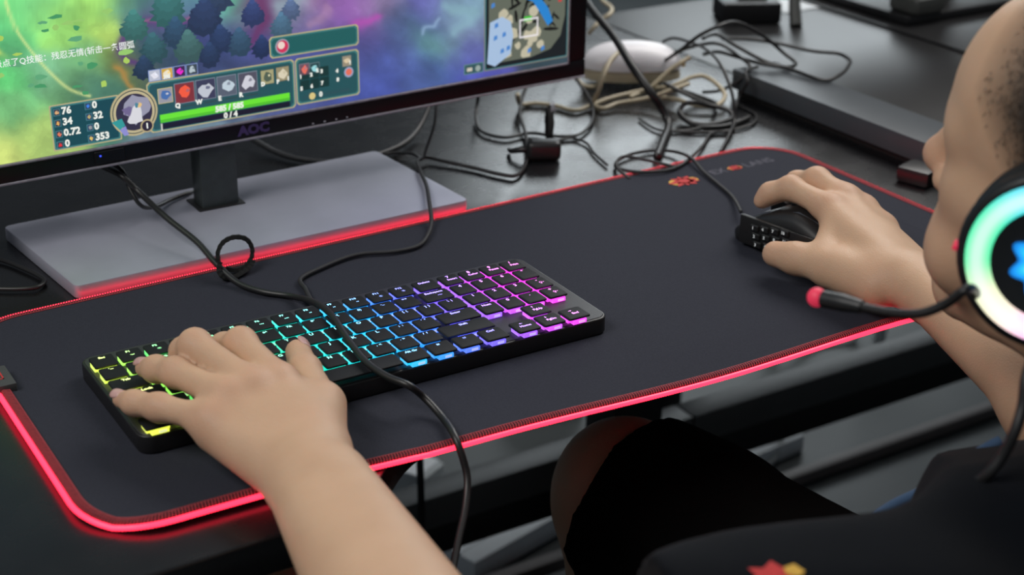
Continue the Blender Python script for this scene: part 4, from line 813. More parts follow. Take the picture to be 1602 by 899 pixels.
b = MB(); b.box(0.826, 0.829, 0.405, 0.416, 0.017, 0.024, 0.001); b.out('clip', M['print_yellow'], wm, True, 35)

# ------------------------------------------------------------------ things beyond the rail
pb = thing('power_adapter', (1.085, 0.60, -0.002), 'black box with a grey slot on the neighbouring desk, top of the picture', 'adapter')
R = Matrix.Rotation(-0.45, 3, 'Z')
b = MB(); b.box(1.045, 1.125, 0.572, 0.636, -0.0015, 0.026, 0.004, 2, R); b.out('adapter_body', M['dark_box'], pb, True, 35)
b = MB(); b.box(1.066, 1.106, 0.588, 0.606, 0.0255, 0.030, 0.001, 1, R); b.out('adapter_slot', M['grey_box'], pb, True, 35)
b = MB(); b.box(1.15, 1.23, 0.60, 0.66, -0.0017, -0.0009); tag(b.out('paper_note', M['paper']), 'white sheet of paper at the very top beside the black box', 'paper')
V, F = tube([(1.117, 0.540, -0.0018), (1.124, 0.553, 0.020), (1.131, 0.566, 0.045)], [.0085, .008, .007], 14); tag(obj('grey_plug', V, F, M['grey_box'], smooth=True, sharp=40), 'small grey upright plug standing right of the black box', 'plug')
m2 = MB(); m2.box(1.212, 1.75, 0.15, 0.70, -0.0018, 0.0012, 0.001, 1); tag(m2.out('desk_mat', M['dark_box'], smooth=True, sharp=35), 'plain black desk mat on the neighbouring desk under the far stand', 'mat')
nm = thing('monitor', (1.42, 0.58, 0.0013), 'black monitor stand with two bolts on the neighbouring desk, cut by the top frame', 'monitor')
b = MB(); b.box(1.235, 1.66, 0.455, 0.68, 0.0013, 0.014, 0.004); b.out('stand_foot', M['dark_box'], nm, True, 35)
b = MB(); b.box(1.243, 1.300, 0.450, 0.505, 0.0135, 0.040, 0.010, 3); b.out('stand_block', M['grey_box'], nm, True, 35)
for x in (1.254, 1.289):
    V, F = tube([(x, 0.474, 0.0395), (x, 0.474, 0.0435)], 0.0045, 10); obj('bolt', V, F, M['bolt'], nm, True, 40)
b = MB(); b.box(1.40, 1.47, 0.59, 0.62, 0.0135, 0.13, 0.004); b.out('stand_neck', M['dark_box'], nm, True, 35)
b = MB(); b.box(1.16, 1.74, 0.56, 0.59, 0.10, 0.44, 0.005); b.out('monitor_panel', M['mon_back'], nm, True, 35)
cl = MB(); cl.box(0.805, 0.838, 0.006, 0.040, 0.0003, 0.016, 0.004, 2, Matrix.Rotation(.3, 3, 'Z')); tag(cl.out('cable_clip', M['dark_box'], smooth=True, sharp=35), 'small black clip on the desk at the foot of the rail near the face', 'clip')

# ------------------------------------------------------------------ gaming mouse
MC = np.array([0.6065, -0.060]); MYAW = 0.20
gm = thing('gaming_mouse', (MC[0], MC[1], 0.004), 'black gaming mouse with a thumb keypad under the right hand', 'mouse')
cM, sM = math.cos(MYAW), math.sin(MYAW)
def mloc(x, y, z): return (MC[0] + cM * x - sM * y, MC[1] + sM * x + cM * y, z)
def ztop(y): 
    t = (y + 0.060) / 0.122
    return 0.0045 + 0.0415 * (math.sin(max(0, min(1, t * .94 + .03)) * math.pi) ** .55) * (1 - .30 * max(0, t - .45) ** 1.1 * 1.8)
outm = []
for x, y in [(-.0345, .040), (-.0305, .0565), (-.020, .0625), (.0, .0635), (.020, .0615), (.031, .054), (.0355, .035), (.0365, .0), (.0385, -.03), (.0355, -.050), (.022, -.0595), (.0, -.0615), (-.020, -.0590), (-.0335, -.050), (-.0375, -.03), (-.0360, .0), (-.0350, .022)]: outm.append((x, y, 0))
om = catmull(outm, 4, closed=True)[:, :2]; nO = len(om); V, F = [], []
LV = [(0, .95), (.06, .985), (.35, 1.0), (.70, 1.0), (.84, .975), (.93, .90), (.975, .78), (.99, .62), (1.0, .40), (1.0, .16)]
for f, s in LV:
    for x, y in om: V.append(mloc(x * s, y * (s if s > .9 else .9 * s + .09 * s), 0.0045 + f * (ztop(y * (s if s > .5 else s)) - 0.0045)))
for l in range(len(LV) - 1):
    for k in range(nO): j = (k + 1) % nO; F.append((l * nO + k, l * nO + j, l * nO + nO + j, l * nO + nO + k))
F.append(tuple(range(nO - 1, -1, -1))); F.append(tuple((len(LV) - 1) * nO + k for k in range(nO)))
obj('mouse_body', V, F, M['mouse'], gm, True, 60)
b = MB(); b.box(-.0395, -.0345, -.034, .046, 0.0075, 0.0335, 0.0022); b.map(lambda v: Vector(mloc(*v))); b.out('thumb_panel', M['mouse_key'], gm, True, 35)
NUMS = [['1', '4', '7', '10'], ['2', '5', '8', '11'], ['3', '6', '9', '12']]
for r in range(3):
    for c in range(4):
        y = 0.0285 - c * 0.0105 - r * .0020; z = 0.0258 - r * 0.0072 + c * .0016
        b = MB(); b.box(-.0415, -.0385, y - .0043, y + .0043, z - .0028, z + .0028, 0.0008, 1); b.map(lambda v: Vector(mloc(*v))); kx = b.out('thumb_key', M['mouse_key'], gm, True, 35)
        V2, F2 = text_mesh(NUMS[r][c], 0.0036, bold=0.0002); obj('key_number', [mloc(-.0417, y + .0012 - v[0], z + v[1]) for v in V2], F2, M['mouse_num'], kx)
b = MB(); b.box(-.0392, -.0386, -.0265, -.0255, .0235, .0275); b.map(lambda v: Vector(mloc(*v))); b.out('indicator', M['led_green'], gm)
wh = [mloc(x, .030 + .0105 * math.cos(a), ztop(.03) - .0045 + .0105 * math.sin(a)) for x in (-.004, .004) for a in np.linspace(0, 2 * math.pi, 25)[:-1]]
obj('scroll_wheel', wh, [tuple(range(23, -1, -1)), tuple(range(24, 48))] + [(k, (k + 1) % 24, 24 + (k + 1) % 24, 24 + k) for k in range(24)], M['cable'], gm, True, 40)
b = MB()
for sx in (-1, 1):
    pts = [(sx * .0055, .055), (sx * .0055, .02), (sx * .0055, -.010), (sx * .0055, -.034), (sx * .024, -.030), (sx * .0255, -.005), (sx * .0255, .030), (sx * .021, .050)]
    if sx < 0: pts = pts[::-1]
    n0 = len(b.V); V, F = [], []
    for k, (x, y) in enumerate(pts): V += [(x, y, ztop(y) - .004), (x, y, ztop(y) + .0006)]
    n = len(pts); F = [tuple(2 * k + 1 for k in range(n)), tuple(2 * k for k in range(n - 1, -1, -1))] + [(2 * k, 2 * ((k + 1) % n), 2 * ((k + 1) % n) + 1, 2 * k + 1) for k in range(n)]
    bb = MB(); bb.add([mloc(*v) for v in V], F); bb.out('mouse_button', M['mouse_gloss'], gm, True, 35)
for y in (-.02, .008):
    bb = MB(); bb.box(-.005, .005, y - .011, y + .011, ztop(y) - .004, ztop(y) + .0012, .0012); bb.map(lambda v: Vector(mloc(*v))); bb.out('top_key', M['mouse_gloss'], gm, True, 35)

# ------------------------------------------------------------------ the person: signed distances, then a surface net
def smin(a, b, k):
    h = np.clip(0.5 + 0.5 * (b - a) / k, 0, 1); return b * (1 - h) + a * h - k * h * (1 - h)
def rc(P, a, b, ra, rb):
    a = np.asarray(a, np.float32); ab = np.asarray(b, np.float32) - a; t = np.clip(((P - a) @ ab) / (ab @ ab), 0, 1)
    return np.linalg.norm(P - a - t[:, None] * ab, axis=1) - (ra + (rb - ra) * t)
def sph(P, c, r): return np.linalg.norm(P - np.asarray(c, np.float32), axis=1) - r
def ell(P, c, ax, rad):
    q = (P - np.asarray(c, np.float32)) @ np.asarray(ax, np.float32).T / np.asarray(rad, np.float32); k0 = np.linalg.norm(q, axis=1); k1 = np.linalg.norm(q / np.asarray(rad, np.float32), axis=1); return k0 * (k0 - 1) / np.maximum(k1, 1e-6)
def chain(P, J, R, k=0.003):
    d = None
    for i in range(len(J) - 1):
        e = rc(P, J[i], J[i + 1], R[i], R[i + 1]); d = e if d is None else smin(d, e, k)
    return d
def surface(f, lo, hi, h, B=8):
    lo = np.asarray(lo, np.float32); nb = np.ceil((np.asarray(hi) - lo) / (h * B)).astype(int)
    bi = np.stack(np.meshgrid(*[np.arange(n) for n in nb], indexing='ij'), -1).reshape(-1, 3)
    d = np.concatenate([f(lo + (c + .5) * B * h) for c in np.array_split(bi.astype(np.float32), max(1, len(bi) // 200000))])
    bi = bi[np.abs(d) < B * h * 0.87 * 1.25 + 0.002]
    g = np.stack(np.meshgrid(*[np.arange(B + 1)] * 3, indexing='ij'), -1).reshape(-1, 3)
    N = nb * B + 2; VI, VP, EA = [], [], []
    for ch in np.array_split(bi, max(1, len(bi) // 400)):
        gi = ch[:, None] * B + g[None]
        D = f((lo + gi.reshape(-1, 3) * h).astype(np.float32)).reshape(len(ch), B + 1, B + 1, B + 1)
        S_ = D < 0
        cnt = sum(S_[:, i:i + B, j:j + B, k:k + B].astype(np.int8) for i in (0, 1) for j in (0, 1) for k in (0, 1))
        w = np.argwhere((cnt > 0) & (cnt < 8))
        if len(w):
            acc = np.zeros((len(w), 3)); n = np.zeros(len(w)); c8 = {}
            for i in (0, 1):
                for j in (0, 1):
                    for k in (0, 1): c8[i, j, k] = D[w[:, 0], w[:, 1] + i, w[:, 2] + j, w[:, 3] + k]
            for a in c8:
                for ax in range(3):
                    if a[ax] == 0:
                        b_ = list(a); b_[ax] = 1; da, db = c8[a], c8[tuple(b_)]; m = (da < 0) != (db < 0); t = np.where(m, da / np.where(m, da - db, 1), 0)
                        p = np.repeat(np.array(a, float)[None], len(w), 0); p[:, ax] = t; acc[m] += p[m]; n[m] += 1
            ci = ch[w[:, 0]] * B + w[:, 1:]; VI.append((ci[:, 0] * N[1] + ci[:, 1]) * N[2] + ci[:, 2]); VP.append(lo + (ci + acc / n[:, None]) * h)
        for ax in range(3):
            sl = [slice(0, B)] * 3; s2 = list(sl); s2[ax] = slice(1, B + 1)
            a, b_ = S_[(slice(None), *sl)], S_[(slice(None), *s2)]; w = np.argwhere(a != b_)
            if len(w): gi2 = ch[w[:, 0]] * B + w[:, 1:]; EA.append(np.concatenate([gi2, np.full((len(w), 1), ax), a[tuple(w.T)][:, None]], 1))
    VI = np.concatenate(VI); VP = np.concatenate(VP); o = np.argsort(VI); VI, VP = VI[o], VP[o]; EA = np.concatenate(EA); Fq = []
    for ax in range(3):
        e = EA[EA[:, 3] == ax]; u, v = [(1, 2), (2, 0), (0, 1)][ax]; q = []
        for du, dv in ((0, 0), (1, 0), (1, 1), (0, 1)):
            c = e[:, :3].copy(); c[:, u] -= du; c[:, v] -= dv; q.append((c[:, 0] * N[1] + c[:, 1]) * N[2] + c[:, 2])
        q = np.stack(q, 1); fi = np.searchsorted(VI, q); fi = np.minimum(fi, len(VI) - 1); ok = (VI[fi] == q).all(1); fi = fi[ok]; inside = e[ok, 4] == 1
        fi[inside] = fi[inside]; fi[~inside] = fi[~inside][:, ::-1]; Fq.append(fi)
    return VP, np.concatenate(Fq)
A = lambda *v: np.array(v, np.float32)
H = A(0.468, -0.447, 0.203)
Fv = A(-0.24, 0.96, 0.17); Fv /= np.linalg.norm(Fv); Rv = np.cross(Fv, A(0, 0, 1)); Rv /= np.linalg.norm(Rv); Uv = np.cross(Rv, Fv)
ROLL = -0.20; Uv, Rv = math.cos(ROLL) * Uv + math.sin(ROLL) * Rv, math.cos(ROLL) * Rv - math.sin(ROLL) * Uv
Lv = -Rv; HAX = np.stack([Fv, Lv, Uv])
def hp(f, l, u): return H + f * Fv + l * Lv + u * Uv
# left hand, right hand: joints
LH = dict(wrist=A(.0665, -.2112, .033), pinky=[(.0319, -.1487, .042), (.0111, -.1097, .038), (.0013, -.0907, .035), (-.0026, -.0747, .0315)], ring=[(.0468, -.1394, .049), (.0329, -.0838, .046), (.0271, -.0593, .039), (.0249, -.0424, .033)],
          middle=[(.0644, -.1391, .051), (.0500, -.0752, .058), (.0482, -.0570, .046), (.0510, -.0440, .0325)], index=[(.0827, -.1375, .050), (.0789, -.0837, .056), (.0749, -.0620, .045), (.0758, -.0500, .0330)],
          thumb=[(.0786, -.1936, .035), (.1022, -.1582, .037), (.1140, -.1069, .036), (.1246, -.0716, .0325)])
L_ELB = A(.030, -.470, .030); L_SH = A(.228, -.525, .030)
RH = dict(wrist=A(.5834, -.2031, .035), index=[(.597, -.0917, .054), (.5927, -.0459, .058), (.5837, -.031, .050), (.5790, -.0262, .0425)], middle=[(.6200, -.0840, .056), (.6202, -.0476, .061), (.6200, -.0231, .051), (.6180, -.0180, .044)],
          ring=[(.6320, -.0940, .047), (.6390, -.0570, .041), (.6430, -.0350, .032), (.6430, -.0260, .024)], pinky=[(.6380, -.1120, .036), (.6530, -.0800, .026), (.6580, -.0640, .019), (.6580, -.0550, .014)],
          thumb=[(.5583, -.1896, .030), (.5545, -.1420, .0285), (.5464, -.1095, .0265), (.5414, -.0904, .0245)])
R_ELB = A(.535, -.400, .030); R_SH = A(.660, -.515, .040)
def hand(P, J, elb, sh, side):
    W = J['wrist']; fb = None
    for n, s in (('index', 1.0), ('middle', 1.03), ('ring', .97), ('pinky', .86)):
        j = J[n]; e = chain(P, j, [.0104 * s, .0096 * s, .0084 * s, .0070 * s], .008)
        e = smin(e, sph(P, A(*j[1]), .0098 * s), .003); fb = e if fb is None else smin(fb, e, .0015)
    pal = None; cross = A(*J['index'][0]) - A(*J['pinky'][0]); cross /= np.linalg.norm(cross)
    for n, o in (('index', .013), ('middle', .005), ('ring', -.005), ('pinky', -.014)):
        j = A(*J[n][0]); e = rc(P, W + cross * o * 1.1, j + A(0, 0, -.0015), .0150, .0108 if n != 'pinky' else .0100); pal = e if pal is None else smin(pal, e, .010)
    mid = (A(*J['middle'][0]) + W) / 2
    pal = smin(pal, rc(P, W - cross * .012 + A(0, 0, -.006), A(*J['pinky'][0]) + A(0, 0, -.012), .0150, .0105), .012)
    pal = smin(pal, sph(P, mid + A(0, 0, -.010), .016), .015)
    t = J['thumb']; th = chain(P, t, [.0165, .0128, .0108, .0088] if side > 0 else [.0175, .0140, .0128, .0108], .006); th = smin(th, rc(P, W + cross * .014 + A(0, 0, -.003), t[1], .0160, .0135), .010)
    th = smin(th, rc(P, A(*t[0]) * .35 + A(*t[1]) * .65, A(*J['index'][0]) * .72 + W * .28 + A(0, 0, -.004), .0100, .0100), .012)
    for n in ('index', 'middle', 'ring', 'pinky'): pal = smin(pal, sph(P, A(*J[n][0]), .0098), .012)
    nm = ('index', 'middle', 'ring', 'pinky')
    for a, b_ in zip(nm, nm[1:]):
        pa, pb_ = A(*J[a][0]) * .76 + A(*J[a][1]) * .24, A(*J[b_][0]) * .76 + A(*J[b_][1]) * .24
        pal = smin(pal, rc(P, pa + A(0, 0, -.003), pb_ + A(0, 0, -.003), .0080, .0078), .008)
    if side < 0: th = smin(th, rc(P, A(.590, -.106, .046), A(.563, -.125, .034), .0115, .0115), .010)
    d = smin(pal, th, .011); d = smin(d, fb, .006)
    ax = (elb - W) / np.linalg.norm(elb - W); cr = cross - ax * (cross @ ax); cr /= np.linalg.norm(cr); wd = .0125 if side > 0 else .0095
    W2 = W + ax * .028
    for s in (-1, 1): d = smin(d, rc(P, W2 + cr * s * wd, elb + cr * s * .008, .0185, .0375 if side > 0 else .034), .016)
    d = smin(d, rc(P, W, W2, .0200, .0205), .012)
    return smin(d, rc(P, elb, sh, .041, .048), .03)
KNR, HPR, ANR = A(.424, -.066, -.182), A(.545, -.560, -.270), A(.375, -.165, -.600)
KNL, HPL, ANL = A(.060, -.128, -.160), A(.400, -.580, -.270), A(.085, -.215, -.600)
NECK0, CHEST, BELLY, PELV = A(.466, -.510, .060), A(.452, -.520, -.030), A(.470, -.540, -.160), A(.475, -.575, -.265)
def torso(P, g=0.0):
    d = None; sx = A(1, 0, 0)
    for s in (-1, 1):
        for a, b_, ra, rb, o1, o2 in ((CHEST, BELLY, .088, .090, .068, .055), (BELLY, PELV, .090, .098, .055, .062)):
            e = rc(P, a + sx * s * o1, b_ + sx * s * o2, ra + g, rb + g); d = e if d is None else smin(d, e, .05)
    for s in (L_SH, R_SH):
        d = smin(d, rc(P, CHEST + A(0, -.01, .045), s, .062 + g, .050 + g), .04)
    return smin(d, rc(P, CHEST + A(0, -.015, .04), NECK0, .07 + g, .060 + g * .3), .04)
def head(P):
    d = ell(P, hp(-.010, 0, .046), HAX, (.096, .076, .088))
    d = smin(d, ell(P, hp(.035, 0, -.020), HAX, (.062, .062, .080)), .03)
    d = smin(d, ell(P, hp(.055, 0, .055), HAX, (.044, .056, .052)), .03)
    for s in (-1, 1):
        d = smin(d, rc(P, hp(.000, s * .052, -.060), hp(.068, s * .012, -.098), .020, .018), .022)
        d = smin(d, sph(P, hp(.058, s * .044, -.044), .025), .022)
        d = smin(d, rc(P, hp(.062, s * .046, .000), hp(.030, s * .060, .000), .016, .012), .02)
        d = smin(d, rc(P, hp(.089, s * .012, .030), hp(.074, s * .042, .032), .009, .010), .016)
        d = -smin(-d, sph(P, hp(.099, s * .031, .010), .0125), .010)
        d = smin(d, np.maximum(sph(P, hp(.0775, s * .031, .010), .0128), .0018 - np.abs((P - hp(.08, s * .031, .0085)) @ Uv)), .002)
        d = smin(d, sph(P, hp(.098, s * .0115, -.027), .0080), .007)
        e = ell(P, hp(-.008, s * .072, -.005), HAX, (.017, .008, .031)); d = smin(d, e, .006)
    d = smin(d, rc(P, hp(.092, 0, .024), hp(.110, 0, -.017), .0070, .0095), .010)
    d = smin(d, sph(P, hp(.110, 0, -.020), .0105), .006)
    d = smin(d, ell(P, hp(.090, 0, -.050), HAX, (.013, .021, .0065)), .008); d = smin(d, ell(P, hp(.089, 0, -.060), HAX, (.012, .018, .0065)), .006)
    d = smin(d, sph(P, hp(.076, 0, -.096), .018), .018)
    return smin(d, rc(P, hp(-.022, 0, -.045), NECK0, .052, .056), .025)
def legs(P, g=0.0):
    d = None
    for hip, kn, an, tx in ((HPR, KNR, ANR, .02), (HPL, KNL, ANL, -.01)):
        e = rc(P, hip, kn, .086 + g, .060 + g)
        if g == 0:
            e = smin(e, sph(P, kn + A(0, .012, .004), .056), .02); e = smin(e, rc(P, kn + A(0, .01, -.03), an, .052, .036), .03)
            calf = kn * .68 + an * .32 + A(0, -.022, 0); e = smin(e, rc(P, calf, kn * .45 + an * .55, .040, .034), .03)
            e = smin(e, rc(P, an + A(0, -.01, -.035), an + A(tx, .13, -.068), .038, .026), .03); e = smin(e, rc(P, an + A(0, -.03, -.05), an + A(tx, .06, -.068), .032, .030), .03)
        d = e if d is None else smin(d, e, .03)
    return d
def inbox(P, lo, hi, m=0.06): return ((P > np.asarray(lo) - m) & (P < np.asarray(hi) + m)).all(1)
def handbox(J, elb, sh):
    Q = np.array([J['wrist'], elb, sh] + [j for n in ('index', 'middle', 'ring', 'pinky', 'thumb') for j in J[n]]); return Q.min(0) - .05, Q.max(0) + .05
GR = [(*handbox(LH, L_ELB, L_SH), lambda P: hand(P, LH, L_ELB, L_SH, 1)), (*handbox(RH, R_ELB, R_SH), lambda P: hand(P, RH, R_ELB, R_SH, -1)),
      (H - .16, H + .17, head), (A(.17, -.72, -.40), A(.74, -.40, .12), torso), (A(-.02, -.72, -.70), A(.68, .10, -.06), legs)]
def body(P):
    d = np.full(len(P), 1.0, np.float32)
    for lo, hi, f in GR:
        m = inbox(P, lo, hi)
        if m.any(): d[m] = smin(d[m], f(P[m]).astype(np.float32), .006)
    return d
person = thing('person', (0.47, -0.55, FLOOR_Z), 'person in dark t-shirt and black shorts with cropped hair, hands on keyboard and mouse', 'person')
BV, BF = surface(body, (-.08, -.72, -.71), (.78, .10, .40), 0.0021)
bme = mesh('body', BV - np.array(WLOC[person]), BF, M['skin'], True)
fl_ = np.zeros(len(BV), np.float32)
for J in (LH, RH):
    for n in ('index', 'middle', 'ring', 'pinky', 'thumb'):
        for i, (r, w) in enumerate(((.010, .35), (.008, .30), (.007, .25), (.010, .30))):
            c = np.array(J[n][i]); fl_ = np.maximum(fl_, w * np.exp(-((BV - c - np.array([0, 0, .004])) ** 2).sum(1) / (2 * (r * 1.1) ** 2)))
for c, r, w in ((hp(.115, 0, -.02), .014, .5), (hp(.06, .05, -.03), .022, .25), (hp(.1, 0, -.056), .014, .6)): fl_ = np.maximum(fl_, w * np.exp(-((BV - c) ** 2).sum(1) / (2 * r * r)))
at = bme.attributes.new('flush', 'FLOAT', 'POINT'); at.data.foreach_set('value', fl_)
qb = (BV - np.array(H)) @ np.array(HAX).T
eb = qb[:, 0] - (.076 - .056 * np.clip((.070 - qb[:, 2]) / .06, 0, 1.1) - .08 * np.abs(qb[:, 1])); lb_ = -(qb[:, 2] + .024 + .25 * np.clip(qb[:, 0], -.1, .05))
sb_ = np.clip(-eb / .034, 0, 1) * np.clip(-lb_ / .015, 0, 1) * (np.abs(BV - np.array(H)).max(1) < .17)
for s in (-1, 1):                                        # eyebrows
    sb_ = np.maximum(sb_, .85 * np.exp(-(((qb[:, 2] - .0285 + .25 * (np.abs(qb[:, 1]) - .030) ** 2 / .03) / .0035) ** 4)) * ((qb[:, 1] * s > .012) & (qb[:, 1] * s < .048) & (qb[:, 0] > .05)))
at = bme.attributes.new('stubble', 'FLOAT', 'POINT'); at.data.foreach_set('value', (sb_ ** .8).astype(np.float32))
link('body', bme, person)
# nails
def nail(J, name, up, wd, ln):
    tip, dip = np.array(J[name][3]), np.array(J[name][2]); ax = tip - dip; ax /= np.linalg.norm(ax); up = np.array(up, float); up -= ax * (up @ ax); up /= np.linalg.norm(up); sd = np.cross(ax, up)
    r = (.0066 if name != 'thumb' else .0088) * (.86 if name == 'pinky' else 1) * 1.0; V, F = [], []; n = 7
    for i in range(n):
        t = i / (n - 1); w = wd * (.80 + .35 * math.sin(t * math.pi * .8)) * (1 if t < .9 else .82)
        for k in range(n):
            a = (k / (n - 1) - .5) * 2; ang = a * w / r; s = (t - .42) * ln
            lift = .0004 + .0005 * t - max(0, s - .2 * ln) ** 2 * 25
            V.append(tip + ax * s + sd * math.sin(ang) * r + up * ((math.cos(ang)) * (r + lift)))
    F = [(i * n + k, i * n + k + 1, i * n + n + k + 1, i * n + n + k) for i in range(n - 1) for k in range(n - 1)]
    o = obj('fingernail', V, F, M['nail'], person, True); so = o.modifiers.new('t', 'SOLIDIFY'); so.thickness = 0.0006; so.offset = 0
nail(LH, 'pinky', (-.40, .1, .9), .0040, .0095); nail(LH, 'ring', (-.30, .1, .95), .0046, .0105); nail(LH, 'thumb', (.75, -.25, .6), .0066, .0150)

for s in (-1, 1):
    for nm_, c, r, mt_ in (('eyeball', hp(.0775, s * .031, .010), .0116, 'eye'), ('iris', hp(.0838, s * .031, .009), .0058, 'iris')):
        bm = bmesh.new(); bmesh.ops.create_uvsphere(bm, u_segments=16, v_segments=10, radius=r); bm.verts.index_update()
        obj(nm_, [np.array(v.co) + c for v in bm.verts], [[v.index for v in f.verts] for f in bm.faces], M[mt_], person, True); bm.free()
# hair: a cropped cap plus short strands
def hairf(P):
    d = head(P) - .0035; q = (P - H) @ HAX.T
    d = np.maximum(d, (q[:, 0] - (.034 - .056 * np.clip((.070 - q[:, 2]) / .06, 0, 1.1) - .08 * np.abs(q[:, 1]))))
    d = np.maximum(d, -(q[:, 2] + .030 + .25 * np.clip(q[:, 0], -.1, .05)))
    return d + .0012 * np.sin(P[:, 0] * 900) * np.sin(P[:, 1] * 800 + P[:, 2] * 500)
HV, HF = surface(hairf, H - .13, H + .17, 0.0028)
hob = obj('hair', HV, HF, M['hair'], person, True)
near = BV[np.abs(BV - np.array(H)).max(1) < .17]; nq = (near - np.array(H)) @ np.array(HAX).T
edge = nq[:, 0] - (.074 - .056 * np.clip((.070 - nq[:, 2]) / .06, 0, 1.1) - .08 * np.abs(nq[:, 1]))
low = -(nq[:, 2] + .024 + .25 * np.clip(nq[:, 0], -.1, .05))
dens = np.clip(-edge / .034, 0, 1) ** 1.5 * np.clip(-low / .012, 0, 1); near, dens = near[dens > 0], dens[dens > 0]
pick = RNG.choice(len(near), 30000, p=dens / dens.sum()); SV, SF = [], []
for i in pick:
    p = near[i]; n = p - hp(-.014, 0, .03); n /= np.linalg.norm(n); dn = -Uv * .55 - Fv * .45 + RNG.normal(0, .2, 3); dr = n * .55 + dn; dr /= np.linalg.norm(dr); ln = .0042 * RNG.uniform(.6, 1.2)
    s = np.cross(dr, RNG.normal(0, 1, 3)); s /= np.linalg.norm(s); k = len(SV); SV += [p - s * .00035, p + s * .00035, p + dr * ln]; SF.append((k, k + 1, k + 2))
o = obj('hair_strands', SV, SF, M['hair'], person); o['kind'] = 'stuff'
# clothes
def folds(P, a, fr, sd=0):
    return a * (np.sin((P[:, 0] * 1.0 + P[:, 2] * .8 + sd) * fr + 2.0 * np.sin(P[:, 1] * fr * .6 + sd)) * .6 + np.sin((P[:, 1] * 1.1 - P[:, 2] * .9) * fr * 1.4 + 1.5 * np.sin(P[:, 0] * fr * .8)) * .4)
def shirtf(P):
    d = torso(P, .016); d = smin(d, rc(P, L_SH, L_SH + (L_ELB - L_SH) * .55, .066, .064), .035); d = smin(d, rc(P, R_SH, R_SH + (R_ELB - R_SH) * .60, .064, .062), .035)
    d = smin(d, rc(P, NECK0 + A(-.01, .02, -.01), A(.408, -.470, .020), .045, .045), .04); d = smin(d, rc(P, A(.408, -.470, .010), A(.42, -.46, -.10), .05, .07), .04)
    d = d + folds(P, .008, 38)
    nd_ = hp(-.022, 0, -.045) - NECK0; nd_ /= np.linalg.norm(nd_)
    d = np.maximum(d, (P - NECK0 - nd_ * .022) @ nd_)
    for s, e, t in ((L_SH, L_ELB, .52), (R_SH, R_ELB, .57)):
        ax = (e - s) / np.linalg.norm(e - s); c = s + (e - s) * t; near = np.linalg.norm(P - c, axis=1) < .11
        d = np.where(near, np.maximum(d, (P - c) @ ax), d)
    return np.maximum(d, -(P[:, 2] + .235 + .010 * np.sin(P[:, 0] * 40)))
TV, TF = surface(shirtf, (.05, -.74, -.28), (.78, -.36, .14), 0.0042)
shirt = obj('tshirt', TV, TF, M['shirt'], person, True)
def shortsf(P):
    d = None
    for hip, kn, t in ((HPR, KNR, 1.0), (HPL, KNL, .84)):
        ax = (kn - hip) / np.linalg.norm(kn - hip); e = rc(P, hip, hip + (kn - hip) * t * 1.05, .106, .079) + folds(P, .0045, 45, hip[0]); e = np.maximum(e, (P - hip - (kn - hip) * t) @ ax )
        d = e if d is None else smin(d, e, .03)
    b_ = np.maximum(rc(P, PELV + A(-.06, 0, 0), PELV + A(.06, 0, 0), .115, .115), P[:, 2] + .165); return smin(d, b_, .03)
OV, OF = surface(shortsf, (.0, -.74, -.42), (.76, .0, -.02), 0.0048)
obj('shorts', OV, OF, M['shorts'], person, True)
# sleeve emblem: flat print that follows the sleeve
def on_sleeve(c, k):
    ax = (L_ELB - L_SH) / np.linalg.norm(L_ELB - L_SH); n = A(-.35, -.30, .9); n = n - ax * (n @ ax); n /= np.linalg.norm(n); s = np.cross(n, ax)
    for name, m, off, pts_ in (('sleeve_emblem', M['print_red'], .0012, [(.019, .004), (.012, .012), (.004, .008), (-.008, .015), (-.010, .006), (-.020, .004), (-.011, -.003), (-.014, -.012), (-.003, -.008), (.006, -.014), (.010, -.005)]), ('sleeve_emblem', M['print_yellow'], .0018, [(.010, .004), (.017, .010), (.024, .007), (.020, -.004), (.011, -.003)])):
        V = []
        cen = np.mean(pts_, axis=0); grid = [cen] + [np.array(p) for p in pts_] ; grid += [cen * .5 + np.array(p) * .5 for p in pts_]
        P = np.array([c + ax * (-g[0]) * k + s * (g[1]) * k + n * .03 for g in grid], np.float32)
        for it in range(14): P = P - n * shirtf(P)[:, None] * .8
        P = P + n * off; m_ = len(pts_)
        F = [(1 + i, 1 + (i + 1) % m_, 1 + m_ + (i + 1) % m_, 1 + m_ + i) for i in range(m_)] + [(1 + m_ + i, 1 + m_ + (i + 1) % m_, 0) for i in range(m_)]
        obj(name, P, F, m, shirt)
on_sleeve(A(.172, -.500, .057), .60)
V, F = tube(catmull([(.345, -.405, .004), (.363, -.410, .015), (.382, -.417, .024), (.397, -.421, .035), (.415, -.426, .045), (.426, -.430, .051)], 6), .0035, 8); obj('shirt_lining', V, F, M['shirt_blue'], shirt, True)
